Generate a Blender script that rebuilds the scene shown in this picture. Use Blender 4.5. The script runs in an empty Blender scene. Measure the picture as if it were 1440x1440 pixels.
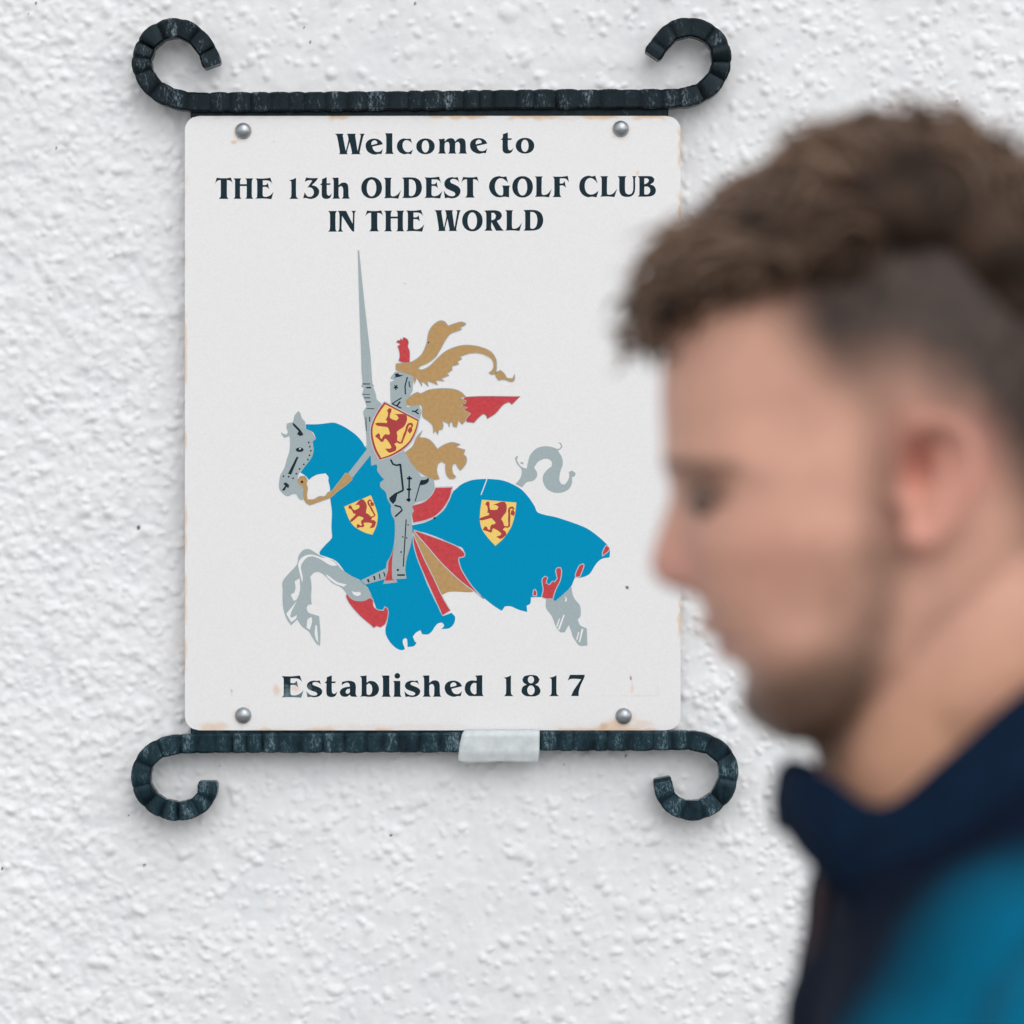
import bpy, math, random
import numpy as np
from mathutils import Vector
from mathutils.geometry import tessellate_polygon

random.seed(7)
RNG = np.random.default_rng(11)
scene = bpy.context.scene
COL = scene.collection

# ------------------------------------------------------------------ camera, sky, sun, exposure
CAMZ = 1.66                 # eye height of the photographer
SIGN_Y = -0.026             # front face of the sign board (wall plane is y = 0)
FOCUS = 3.3                 # camera to sign
MM = 0.000643               # metres per photo pixel on the sign
CAMY = SIGN_Y - FOCUS
cam_d = bpy.data.cameras.new('camera')
cam = bpy.data.objects.new('camera', cam_d)
COL.objects.link(cam)
cam.location = (0, CAMY, CAMZ)
cam.rotation_euler = (math.radians(90), 0, 0)
cam_d.sensor_fit = 'HORIZONTAL'
cam_d.sensor_width = 24.0
cam_d.lens = 24.0 * FOCUS / (1440 * MM)
cam_d.clip_start = 0.05
cam_d.clip_end = 2000
cam_d.dof.use_dof = True
cam_d.dof.focus_distance = FOCUS
cam_d.dof.aperture_fstop = 4.4
scene.camera = cam

SUN_EL, SUN_AZ = 44.0, 16.0     # elevation, degrees to the right of the camera's back
w = bpy.data.worlds.new('World')
scene.world = w
w.use_nodes = True
nt = w.node_tree
nt.nodes.clear()
sky = nt.nodes.new('ShaderNodeTexSky')
sky.sky_type = 'NISHITA'
sky.sun_disc = False
sky.sun_elevation = math.radians(SUN_EL)
sky.sun_rotation = math.radians(180 - SUN_AZ)
sky.air_density = 1.0
sky.dust_density = 1.0
hsv = nt.nodes.new('ShaderNodeHueSaturation')
hsv.inputs['Saturation'].default_value = 0.10     # thin grey cloud
bg = nt.nodes.new('ShaderNodeBackground')
bg.inputs['Strength'].default_value = 0.15
wo = nt.nodes.new('ShaderNodeOutputWorld')
nt.links.new(sky.outputs[0], hsv.inputs['Color'])
nt.links.new(hsv.outputs[0], bg.inputs['Color'])
nt.links.new(bg.outputs[0], wo.inputs['Surface'])

sun_d = bpy.data.lights.new('sun', 'SUN')
sun_d.energy = 0.8
sun_d.angle = math.radians(60)
sun_d.color = (1.0, 0.985, 0.955)
sun = bpy.data.objects.new('sun', sun_d)
COL.objects.link(sun)
el, az = math.radians(SUN_EL), math.radians(SUN_AZ)
to_sun = Vector((math.sin(az) * math.cos(el), -math.cos(az) * math.cos(el), math.sin(el)))
sun.rotation_euler = to_sun.to_track_quat('Z', 'Y').to_euler()
sun.location = to_sun * 20

scene.view_settings.view_transform = 'Standard'
scene.view_settings.look = 'None'
scene.view_settings.gamma = 1.0
scene.view_settings.exposure = 0.26
scene.view_settings.use_curve_mapping = False
scene.render.engine = 'CYCLES'
scene.cycles.use_denoising = True
scene.cycles.max_bounces = 6

# ------------------------------------------------------------------ helpers
def S_at(y):
    return MM * (y - CAMY) / FOCUS
def P(u, v, y=SIGN_Y):
    s = S_at(y)
    return ((u - 720) * s, y, CAMZ + (720 - v) * s)

def mesh_obj(name, verts, faces, mat=None, parent=None, smooth=False):
    me = bpy.data.meshes.new(name)
    me.from_pydata([tuple(map(float, v)) for v in verts], [], [tuple(int(i) for i in f) for f in faces])
    me.update()
    if smooth:
        me.polygons.foreach_set('use_smooth', [True] * len(me.polygons))
    ob = bpy.data.objects.new(name, me)
    COL.objects.link(ob)
    if mat:
        me.materials.append(mat)
    if parent:
        ob.parent = parent
    return ob

def empty(name, loc):
    o = bpy.data.objects.new(name, None)
    COL.objects.link(o)
    o.location = loc
    o.empty_display_size = 0.05
    return o

def adopt(parent, *obs):
    """parent objects built in world space to an empty that has only a location"""
    for o in obs:
        o.parent = parent
        o.location = -parent.location

def tag(o, label, cat, group=None, kind=None):
    if label: o['label'] = label
    if cat: o['category'] = cat
    if group: o['group'] = group
    if kind: o['kind'] = kind
    return o

def mat_new(name):
    m = bpy.data.materials.new(name)
    m.use_nodes = True
    n = m.node_tree.nodes
    return m, m.node_tree, n, n['Principled BSDF']

def nd(t, kind, **kw):
    n = t.nodes.new(kind)
    for k, v in kw.items():
        if k in n.inputs: n.inputs[k].default_value = v
        else: setattr(n, k, v)
    return n

def simple_mat(name, col, rough=0.5, metal=0.0, var=0.0, scale=60, bump=0.0, bscale=300, spec=0.5):
    m, t, n, b = mat_new(name)
    b.inputs['Specular IOR Level'].default_value = spec
    b.inputs['Roughness'].default_value = rough
    b.inputs['Metallic'].default_value = metal
    tc = nd(t, 'ShaderNodeTexCoord')
    if var > 0:
        no = nd(t, 'ShaderNodeTexNoise', Scale=scale, Detail=5.0)
        t.links.new(tc.outputs['Object'], no.inputs['Vector'])
        cr = nd(t, 'ShaderNodeValToRGB')
        cr.color_ramp.elements[0].position = 0.3
        cr.color_ramp.elements[1].position = 0.7
        cr.color_ramp.elements[0].color = [c * (1 - var) for c in col] + [1]
        cr.color_ramp.elements[1].color = [min(1, c * (1 + var)) for c in col] + [1]
        t.links.new(no.outputs['Fac'], cr.inputs['Fac'])
        t.links.new(cr.outputs['Color'], b.inputs['Base Color'])
    else:
        b.inputs['Base Color'].default_value = list(col) + [1]
    if bump > 0:
        nb = nd(t, 'ShaderNodeTexNoise', Scale=bscale, Detail=4.0)
        t.links.new(tc.outputs['Object'], nb.inputs['Vector'])
        bp = nd(t, 'ShaderNodeBump', Strength=bump, Distance=0.002)
        t.links.new(nb.outputs['Fac'], bp.inputs['Height'])
        t.links.new(bp.outputs['Normal'], b.inputs['Normal'])
    return m

def attr_mat(name, rough=0.5, bump=0.0, bscale=400, var=0.0, vscale=200, sss=0.0, attr='Col', bdist=0.002, spec=0.5):
    """colour from a vertex colour attribute, with fine procedural variation and relief"""
    m, t, n, b = mat_new(name)
    b.inputs['Specular IOR Level'].default_value = spec
    a = nd(t, 'ShaderNodeAttribute', attribute_name=attr)
    b.inputs['Roughness'].default_value = rough
    tc = nd(t, 'ShaderNodeTexCoord')
    src = a.outputs['Color']
    if var > 0:
        no = nd(t, 'ShaderNodeTexNoise', Scale=vscale, Detail=4.0)
        t.links.new(tc.outputs['Object'], no.inputs['Vector'])
        mr = nd(t, 'ShaderNodeMapRange')
        mr.inputs['From Min'].default_value = 0.3
        mr.inputs['From Max'].default_value = 0.7
        mr.inputs['To Min'].default_value = 1 - var
        mr.inputs['To Max'].default_value = 1 + var
        t.links.new(no.outputs['Fac'], mr.inputs['Value'])
        mu = nd(t, 'ShaderNodeVectorMath', operation='MULTIPLY')
        t.links.new(src, mu.inputs[0])
        t.links.new(mr.outputs[0], mu.inputs[1])
        src = mu.outputs[0]
    t.links.new(src, b.inputs['Base Color'])
    if bump > 0:
        nb = nd(t, 'ShaderNodeTexNoise', Scale=bscale, Detail=4.0)
        t.links.new(tc.outputs['Object'], nb.inputs['Vector'])
        bp = nd(t, 'ShaderNodeBump', Strength=bump, Distance=bdist)
        t.links.new(nb.outputs['Fac'], bp.inputs['Height'])
        t.links.new(bp.outputs['Normal'], b.inputs['Normal'])
    if sss > 0:
        b.inputs['Subsurface Weight'].default_value = sss
        b.inputs['Subsurface Radius'].default_value = (1.0, 0.35, 0.2)
        b.inputs['Subsurface Scale'].default_value = 0.006
    return m

def set_col(me, cols, name='Col'):
    ca = me.color_attributes.new(name, 'FLOAT_COLOR', 'POINT')
    c = np.ones((len(me.vertices), 4), np.float32)
    c[:, :3] = cols
    ca.data.foreach_set('color', c.ravel())

def verts_np(me):
    a = np.empty(len(me.vertices) * 3, np.float32)
    me.vertices.foreach_get('co', a)
    return a.reshape(-1, 3)

def sstep(a, b, x):
    t = np.clip((x - a) / (b - a), 0, 1)
    return t * t * (3 - 2 * t)

def catmull(pts, n=8, closed=False):
    pts = np.asarray(pts, float)
    N = len(pts)
    out = []
    segs = N if closed else N - 1
    for i in range(segs):
        if closed:
            p0, p1, p2, p3 = pts[i - 1], pts[i], pts[(i + 1) % N], pts[(i + 2) % N]
        else:
            p0, p1, p2, p3 = pts[max(i - 1, 0)], pts[i], pts[i + 1], pts[min(i + 2, N - 1)]
        for k in range(n):
            t = k / n
            out.append(0.5 * (2 * p1 + (p2 - p0) * t + (2 * p0 - 5 * p1 + 4 * p2 - p3) * t * t + (3 * p1 - p0 - 3 * p2 + p3) * t ** 3))
    if not closed:
        out.append(pts[-1])
    return np.array(out)

# ------------------------------------------------------------------ the wall: painted roughcast as real relief
TW, TH, RES = 1600, 1500, 0.001          # a periodic 1.6 m x 1.5 m field of heights, 1 mm apart
def fnoise(scale_m, seed, beta=0.0):
    r = np.random.default_rng(seed)
    f = np.fft.rfft2(r.standard_normal((TH, TW)))
    ky = np.fft.fftfreq(TH, RES)[:, None]
    kx = np.fft.rfftfreq(TW, RES)[None, :]
    k2 = (kx ** 2 + ky ** 2) * (scale_m ** 2)
    g = np.fft.irfft2(f * np.exp(-k2 * 4.0), s=(TH, TW))
    return g / g.std()
H = 0.0004 * fnoise(0.045, 1) + 0.0003 * fnoise(0.016, 2)
mask = fnoise(0.10, 3)
lump = np.zeros((TH, TW))
def stamp(n, r0, r1, h0, h1, gate, seed):
    r = np.random.default_rng(seed)
    xs, ys = r.random(n) * TW, r.random(n) * TH
    rad = r0 + (r1 - r0) * r.random(n) ** 1.8
    asp = 0.75 + 0.75 * r.random(n) ** 1.5
    ang = r.random(n) * math.pi
    hh = h0 + (h1 - h0) * r.random(n)
    q = r.random(n)
    for i in range(n):
        X, Y = xs[i], ys[i]
        if q[i] > gate(X, Y, mask[int(Y), int(X)]): continue
        R = rad[i] / RES
        k = int(R * 1.4) + 2
        ix = np.arange(int(X) - k, int(X) + k + 1)
        iy = np.arange(int(Y) - k, int(Y) + k + 1)
        dx, dy = ix[None, :] - X, iy[:, None] - Y
        c, s = math.cos(ang[i]), math.sin(ang[i])
        a_, b_ = (c * dx + s * dy) / asp[i], (-s * dx + c * dy) * 1.0
        d = np.clip(1 - (a_ ** 2 + b_ ** 2) / R ** 2, 0, 1) ** 1.1 * hh[i] * (rad[i] / r1) ** 0.4
        sl = np.ix_(iy % TH, ix % TW)
        lump[sl] = np.maximum(lump[sl], d) + 0.25 * np.minimum(lump[sl], d)
def gx(X):      # tile x -> world x
    return X * RES - 0.8
LB = lambda X: float(sstep(-0.24, -0.33, gx(X)))
stamp(26000, 0.0018, 0.0036, 0.0006, 0.0014, lambda X, Y, m: 0.50 + 0.14 * m + 0.30 * LB(X), 21)
stamp(13000, 0.0028, 0.0060, 0.0009, 0.0021, lambda X, Y, m: 0.62 + 0.18 * m - 0.05 * LB(X), 22)
stamp(700, 0.006, 0.009, 0.0012, 0.0020, lambda X, Y, m: 0.5 + 0.2 * m, 23)
iy_, ix_ = np.mgrid[0:TH, 0:TW]
lump = lump[(iy_ + np.round(0.7 * fnoise(0.009, 31) + 0.3 * fnoise(0.003, 33))).astype(int) % TH, (ix_ + np.round(0.8 * fnoise(0.009, 32) + 0.3 * fnoise(0.003, 34))).astype(int) % TW]
rough_l = sstep(-0.22, -0.36, (np.arange(TW) * RES - 0.8))[None, :]
H = H + 1.5 * lump + (0.4 + 0.9 * rough_l) * (0.00034 * fnoise(0.0065, 5) + 0.00017 * fnoise(0.003, 6))
def blur(a, s):
    ky = np.fft.fftfreq(TH, RES)[:, None]; kx = np.fft.rfftfreq(TW, RES)[None, :]
    return np.fft.irfft2(np.fft.rfft2(a) * np.exp(-2 * (math.pi * s) ** 2 * (kx ** 2 + ky ** 2)), s=a.shape)
H = blur(H, 0.00085)
H -= H.mean()

def spread(lo, a, b, hi, fine, coarse):
    mid = np.arange(a, b + fine * 0.5, fine)
    def go(start, end, sgn):
        out, st, x = [], fine, start
        while (x - end) * sgn < 0:
            st = min(st * 1.05, coarse); x = x + sgn * st; out.append(x)
        out[-1] = end
        return out
    return np.array(go(a, lo, -1)[::-1] + list(mid) + go(b, hi, 1))
gxs = spread(-2.8, -0.50, 0.50, 2.8, 0.0014, 0.025)
gzs = spread(-0.05, CAMZ - 0.50, CAMZ + 0.50, 3.4, 0.0014, 0.025)
GX, GZ = np.meshgrid(gxs, gzs)
fx = ((GX + 0.8) / RES) % TW
fz = ((GZ - CAMZ + 0.75) / RES) % TH
i0, j0 = np.floor(fx).astype(int), np.floor(fz).astype(int)
ax, az_ = fx - i0, fz - j0
i1, j1 = (i0 + 1) % TW, (j0 + 1) % TH
i0 %= TW; j0 %= TH
HH = (H[j0, i0] * (1 - ax) + H[j0, i1] * ax) * (1 - az_) + (H[j1, i0] * (1 - ax) + H[j1, i1] * ax) * az_
V = np.stack([GX, -HH - 0.006, GZ], -1).reshape(-1, 3).astype(np.float32)
nx, nz = len(gxs), len(gzs)
idx = np.arange(nx * nz).reshape(nz, nx)
Q = np.stack([idx[:-1, :-1], idx[:-1, 1:], idx[1:, 1:], idx[1:, :-1]], -1).reshape(-1, 4)
me = bpy.data.meshes.new('wall')
me.vertices.add(len(V)); me.vertices.foreach_set('co', V.ravel())
me.loops.add(Q.size); me.loops.foreach_set('vertex_index', Q.ravel().astype(np.int32))
me.polygons.add(len(Q)); me.polygons.foreach_set('loop_start', np.arange(0, Q.size, 4, dtype=np.int32))
me.polygons.foreach_set('use_smooth', np.ones(len(Q), bool))
me.update(calc_edges=True)
wall = bpy.data.objects.new('wall', me)
COL.objects.link(wall)
# paint: cool white with faint tone variation and a few dark specks of grit
base = np.array([0.80, 0.805, 0.82])
tint = (mask[j0, i0] * 0.008).reshape(-1, 1)
cols = base[None, :] + tint
fine = fnoise(0.004, 9)[j0, i0].reshape(-1, 1)
cols *= 1 + 0.012 * fine
low = sstep(-0.0004, -0.0022, HH.reshape(-1))[:, None]          # darker and bluer in the pits
cols *= 1 - low * np.array([0.06, 0.04, 0.025])
specks = [(428, 40, 1.3), (437, 60, 1.6), (584, 6, 2.0), (230, 185, 1.2), (310, 1076, 1.4), (181, 1146, 1.2), (550, 1174, 2.0),
          (195, 742, 3.0), (204, 1216, 1.8), (4, 1221, 2.2), (52, 6, 2.0), (80, 209, 1.3), (880, 1062, 2.0), (794, 1074, 1.3),
          (1345, 143, 1.5), (41, 21, 1.0), (660, 1290, 1.0)]
VX, VZ = V[:, 0], V[:, 2]
for (u, v, r) in specks:
    x, _, z = P(u, v, -0.002)
    d = np.hypot(VX - x, (VZ - z) * 0.8) / (r * MM * 0.72)
    m_ = (1 - sstep(0.7, 1.6, d))[:, None]
    cols = cols * (1 - m_) + m_ * np.array([0.06, 0.06, 0.055])
set_col(me, cols)
me.materials.append(attr_mat('white_masonry_paint', rough=0.75, bump=0.35, bscale=900, bdist=0.0006))
tag(wall, 'white painted roughcast wall behind the sign', 'wall', kind='structure')

# ------------------------------------------------------------------ ground
gm, t, n, b = mat_new('concrete')
tc = nd(t, 'ShaderNodeTexCoord')
no = nd(t, 'ShaderNodeTexNoise', Scale=60.0, Detail=6.0)
cr = nd(t, 'ShaderNodeValToRGB')
cr.color_ramp.elements[0].color = (0.20, 0.20, 0.19, 1)
cr.color_ramp.elements[1].color = (0.34, 0.33, 0.31, 1)
t.links.new(tc.outputs['Object'], no.inputs['Vector'])
t.links.new(no.outputs['Fac'], cr.inputs['Fac'])
t.links.new(cr.outputs['Color'], b.inputs['Base Color'])
b.inputs['Roughness'].default_value = 0.9
ground = mesh_obj('ground', [(-400, -800, 0), (400, -800, 0), (400, 60, 0), (-400, 60, 0)], [(0, 1, 2, 3)], gm)
tag(ground, 'pale grey concrete ground in front of the wall', 'ground', kind='structure')

# ------------------------------------------------------------------ flat print: outlines in photo pixels
def T_(ox, oy, s):
    return lambda pts: [(ox + x / s, oy + y / s) for x, y in pts]
Z1, Z2, Z3, Z4 = T_(380, 560, 9), T_(490, 340, 9), T_(540, 440, 7.2), T_(500, 540, 8)
Z5, Z6, Z7, Z8 = T_(640, 600, 6.261), T_(380, 740, 8), T_(480, 680, 6.5455), T_(640, 740, 6.261)
Z9, Z10, Z11, Z12 = T_(510, 420, 10.285), T_(500, 520, 10.285), T_(480, 690, 20.57), T_(440, 820, 6.5455)

def smooth_loop(pts, n=4, corner=52):
    pts = [np.array(p, float) for p in pts]
    N = len(pts)
    ang = []
    for i in range(N):
        a, c = pts[i] - pts[i - 1], pts[(i + 1) % N] - pts[i]
        la, lc = np.hypot(*a), np.hypot(*c)
        d = np.clip(np.dot(a, c) / max(la * lc, 1e-9), -1, 1)
        ang.append(math.degrees(math.acos(d)))
    out = []
    for i in range(N):
        j = (i + 1) % N
        p1, p2 = pts[i], pts[j]
        L = np.hypot(*(p2 - p1))
        def tan(k):
            d = pts[(k + 1) % N] - pts[k - 1]
            return d / max(np.hypot(*d), 1e-9)
        m1 = (p2 - p1) if ang[i] > corner else tan(i) * L
        m2 = (p2 - p1) if ang[j] > corner else tan(j) * L
        if ang[i] < 4 and ang[j] < 4 or (ang[i] > corner and ang[j] > corner):
            out.append(p1); continue
        for k in range(n):
            t = k / n
            h00, h10, h01, h11 = 2*t**3-3*t**2+1, t**3-2*t**2+t, -2*t**3+3*t**2, t**3-t**2
            out.append(h00*p1 + h10*m1*0.9 + h01*p2 + h11*m2*0.9)
    return [tuple(p) for p in out]

def ellipse(cx, cy, rx, ry, n=28, e=2.0):
    return [(cx + rx * math.copysign(abs(math.cos(a)) ** (2 / e), math.cos(a)), cy + ry * math.copysign(abs(math.sin(a)) ** (2 / e), math.sin(a)))
            for a in [2 * math.pi * k / n for k in range(n)]]

def ribbon(pts, wd, closed=False):
    """a stroke of width wd (photo pixels) as quads"""
    p = [np.array(q, float) for q in pts]
    N = len(p)
    L, R = [], []
    for i in range(N):
        if closed:
            d = p[(i + 1) % N] - p[i - 1]
        else:
            d = p[min(i + 1, N - 1)] - p[max(i - 1, 0)]
        d = d / max(np.hypot(*d), 1e-9)
        nn = np.array([-d[1], d[0]]) * wd * 0.5
        L.append(p[i] + nn); R.append(p[i] - nn)
    vs = L + R
    fs = [(i, (i + 1) % N, N + (i + 1) % N, N + i) for i in range(N if closed else N - 1)]
    return vs, fs

class Print:
    """collects flat outlines at one layer above the board, then becomes one mesh"""
    def __init__(self): self.v, self.f = [], []
    def poly(self, loops, layer):
        y = SIGN_Y - 0.00005 * layer
        loops3 = [[Vector((p[0], p[1], 0)) for p in lp] for lp in loops]
        tris = tessellate_polygon(loops3)
        o = len(self.v)
        for lp in loops:
            for p in lp: self.v.append(P(p[0], p[1], y)[0:1] + (y,) + P(p[0], p[1], y)[2:3])
        for t in tris:
            a, b_, c = (loops3_flat(loops, i) for i in t)
            cr_ = (b_[0]-a[0])*(c[1]-a[1]) - (b_[1]-a[1])*(c[0]-a[0])
            self.f.append(tuple(o + i for i in (t if cr_ < 0 else t[::-1])))
    def stroke(self, pts, wd, layer, closed=False):
        y = SIGN_Y - 0.00005 * layer
        vs, fs = ribbon(pts, wd, closed)
        o = len(self.v)
        self.v += [P(p[0], p[1], y) for p in vs]
        for f in fs:
            a, b_, c = vs[f[0]], vs[f[1]], vs[f[2]]
            cr_ = (b_[0]-a[0])*(c[1]-a[1]) - (b_[1]-a[1])*(c[0]-a[0])
            self.f.append(tuple(o + i for i in (f if cr_ < 0 else f[::-1])))
    def build(self, name, mat, parent, stuff=False):
        ob = mesh_obj(name, self.v, self.f, mat)
        if parent: ob.parent = parent
        if stuff: ob['kind'] = 'stuff'
        return ob
def loops3_flat(loops, i):
    for lp in loops:
        if i < len(lp): return lp[i]
        i -= len(lp)

# --- lettering: a flared bold serif, each glyph traced once, then set into its place
G = {}
def glyph(ch, outer, holes=()):
    G[ch] = [smooth_loop(outer)] + [smooth_loop(h) for h in holes]
glyph('T', [(1036,60),(1075,64),(1135,64),(1172,58),(1190,118),(1180,100),(1160,86),(1134,82),(1134,225),(1138,245),(1150,260),(1056,260),(1070,245),(1075,225),(1075,82),(1050,86),(1030,102),(1020,118)])
glyph('H', [(228,74),(306,74),(295,88),(292,105),(292,130),(356,130),(356,105),(353,88),(342,74),(420,74),(410,88),(406,105),(406,240),(410,258),(420,270),(342,270),(353,258),(356,240),(356,148),(292,148),(292,240),(295,258),(306,270),(228,270),(240,258),(243,240),(243,105),(240,88)])
glyph('E', [(664,64),(740,66),(806,58),(824,118),(808,98),(785,86),(734,84),(734,130),(765,128),(782,108),(794,172),(780,156),(765,148),(734,148),(734,232),(745,244),(775,244),(808,228),(836,196),(816,268),(740,262),(662,264),(676,252),(680,235),(680,95),(676,78)])
G['O'] = [ellipse(155,165,100,103,32,2.1), ellipse(154,167,46,81,28,2.1)]
glyph('L', [(272,68),(352,68),(342,80),(340,100),(340,235),(350,247),(375,246),(405,230),(438,188),(412,270),(350,264),(272,266),(284,254),(287,235),(287,100),(284,82)])
glyph('D', [(448,66),(540,64),(590,74),(625,105),(640,160),(628,215),(595,250),(540,263),(448,264),(462,250),(465,230),(465,100),(462,82)], [[(515,84),(545,86),(572,108),(583,160),(575,215),(555,240),(530,246),(515,238)]])
glyph('S', [(985,60),(1000,112),(985,95),(962,82),(935,80),(915,90),(912,106),(925,120),(965,138),(998,160),(1012,190),(1004,228),(975,256),(930,266),(890,260),(862,266),(850,190),(870,218),(900,240),(935,246),(958,236),(962,222),(950,206),(910,188),(872,166),(856,135),(862,100),(890,72),(930,62),(960,66)])
glyph('G', [(185,46),(198,98),(180,80),(155,64),(130,62),(108,76),(94,105),(92,140),(102,172),(125,196),(150,200),(158,190),(158,140),(154,128),(148,120),(216,120),(210,130),(207,145),(207,216),(170,210),(130,215),(95,208),(62,180),(44,135),(52,90),(82,56),(125,44),(158,50)])
glyph('F', [(558,48),(640,48),(682,42),(692,95),(680,78),(662,64),(618,62),(618,104),(642,102),(656,84),(668,140),(655,126),(642,120),(618,120),(618,185),(622,202),(632,214),(558,214),(570,202),(573,185),(573,76),(570,60)])
glyph('C', [(905,42),(924,105),(905,82),(880,64),(855,62),(832,78),(820,110),(822,148),(836,178),(862,192),(895,188),(932,162),(914,216),(880,210),(845,214),(808,198),(782,165),(775,125),(785,82),(812,54),(850,42),(880,48)])
glyph('U', [(1085,46),(1158,46),(1149,58),(1146,75),(1146,155),(1152,180),(1170,192),(1192,190),(1206,176),(1212,150),(1212,75),(1210,58),(1202,46),(1240,46),(1230,58),(1228,75),(1228,150),(1218,188),(1195,208),(1160,213),(1122,204),(1104,180),(1099,150),(1099,75),(1096,58)])
glyph('B', [(1248,44),(1330,43),(1365,48),(1384,68),(1378,92),(1350,112),(1380,124),(1396,155),(1388,188),(1360,206),(1320,211),(1248,211),(1260,200),(1262,185),(1262,72),(1259,56)], [[(1302,62),(1325,62),(1340,74),(1334,92),(1315,106),(1302,110)], [(1302,130),(1325,128),(1345,140),(1350,165),(1340,186),(1320,194),(1302,190)]])
glyph('I', [(50,52),(105,52),(97,62),(95,75),(95,155),(97,168),(105,178),(50,178),(58,168),(61,155),(61,75),(58,62)])
glyph('N', [(108,52),(160,52),(200,130),(202,75),(200,62),(192,52),(222,52),(214,62),(212,75),(210,178),(196,174),(135,82),(132,155),(134,168),(142,178),(108,178),(116,168),(119,155),(119,75),(116,62)])
glyph('W', [(98,72),(210,72),(200,90),(202,115),(236,292),(270,150),(262,95),(250,72),(365,72),(356,90),(358,115),(386,292),(424,110),(424,90),(410,72),(480,72),(466,88),(455,115),(412,305),(414,320),(424,332),(304,332),(314,318),(314,305),(286,178),(252,300),(252,318),(262,332),(146,332),(160,318),(162,305),(128,115),(116,88)])
glyph('R', [(1008,48),(1075,46),(1105,56),(1116,78),(1106,100),(1085,112),(1112,155),(1128,172),(1080,172),(1052,118),(1050,150),(1053,162),(1060,172),(1008,172),(1018,162),(1020,148),(1020,70),(1017,58)], [[(1052,62),(1068,62),(1080,78),(1074,98),(1060,106),(1052,106)]])
glyph('1', [(832,68),(832,235),(838,256),(856,272),(764,272),(780,258),(786,235),(786,110),(780,100),(764,92),(800,84)])
glyph('3', [(928,66),(985,72),(1042,70),(1038,84),(985,140),(1025,152),(1055,190),(1048,232),(1015,262),(965,272),(925,262),(900,266),(916,206),(928,232),(950,250),(980,248),(1000,228),(1002,195),(985,168),(955,160),(938,168),(988,96),(975,92),(945,94),(916,108)])
glyph('t', [(1128,62),(1128,122),(1165,122),(1158,138),(1128,138),(1130,225),(1142,242),(1160,238),(1180,216),(1160,262),(1125,274),(1092,264),(1080,238),(1080,140),(1062,136),(1080,118),(1082,82)])
glyph('h', [(1180,70),(1242,66),(1242,140),(1270,118),(1305,115),(1328,130),(1336,160),(1338,235),(1342,256),(1352,270),(1272,270),(1284,256),(1286,235),(1286,175),(1276,152),(1258,150),(1242,162),(1242,235),(1246,256),(1258,270),(1180,270),(1192,256),(1194,235),(1194,100),(1190,84)])
glyph('e', [(706,205),(572,236),(580,265),(605,295),(645,303),(680,290),(706,262),(688,330),(650,328),(610,337),(560,328),(510,295),(487,240),(492,190),(525,152),(580,134),(640,140),(685,168)], [[(560,216),(560,185),(578,162),(605,155),(630,172),(635,196)]])
glyph('l', [(732,66),(826,66),(826,285),(832,310),(844,328),(732,328),(744,310),(748,285),(748,105),(742,82)])
glyph('c', [(1056,134),(1076,198),(1052,172),(1018,156),(985,158),(960,185),(955,228),(968,272),(1000,302),(1040,303),(1088,272),(1062,334),(1025,325),(975,333),(920,310),(886,262),(886,205),(915,155),(965,133),(1015,138)])
G['o'] = [ellipse(1245,232,117,100,32,2.1), ellipse(1244,233,46,77,28,2.1)]
glyph('m', [(148,142),(228,134),(228,172),(265,138),(310,128),(345,142),(360,172),(395,138),(440,128),(478,145),(492,180),(496,285),(500,308),(512,324),(400,324),(416,308),(420,285),(420,205),(408,178),(385,176),(362,192),(360,285),(364,308),(376,324),(268,324),(284,308),(288,285),(288,205),(276,178),(252,178),(230,196),(228,285),(234,308),(248,324),(138,324),(156,308),(160,285),(162,180),(158,158)])
glyph('a', [(570,118),(630,108),(672,118),(690,145),(690,220),(695,238),(706,250),(650,248),(638,232),(610,250),(570,246),(550,220),(558,188),(590,168),(638,160),(636,140),(622,126),(598,128),(565,148)], [[(638,178),(612,186),(600,206),(608,224),(625,222),(638,208)]])
glyph('b', [(725,68),(786,62),(786,125),(815,110),(855,116),(885,145),(895,185),(880,225),(845,247),(800,250),(760,246),(725,250),(738,240),(742,220),(742,95),(738,80)], [[(786,145),(806,130),(828,148),(836,185),(826,222),(806,234),(790,228),(786,215)]])
glyph('d', [(425,64),(490,58),(490,210),(493,230),(502,244),(440,244),(410,244),(370,240),(340,205),(336,165),(352,125),(390,106),(438,108),(440,88),(436,75)], [[(438,130),(415,126),(394,145),(385,180),(398,215),(420,228),(438,222)]])
glyph('8', [(918,58),(970,66),(994,98),(980,128),(955,143),(985,160),(1002,195),(990,228),(955,245),(915,247),(870,242),(838,215),(836,185),(850,158),(880,143),(852,125),(842,98),(860,70)])
G['8'] += [ellipse(918,100,28,32,20), ellipse(918,192,33,42,20)]
glyph('7', [(1262,58),(1392,58),(1388,80),(1355,150),(1340,200),(1338,242),(1272,242),(1290,200),(1330,140),(1360,96),(1290,92),(1262,96),(1242,108)])
G['s'] = G['S']

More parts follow.
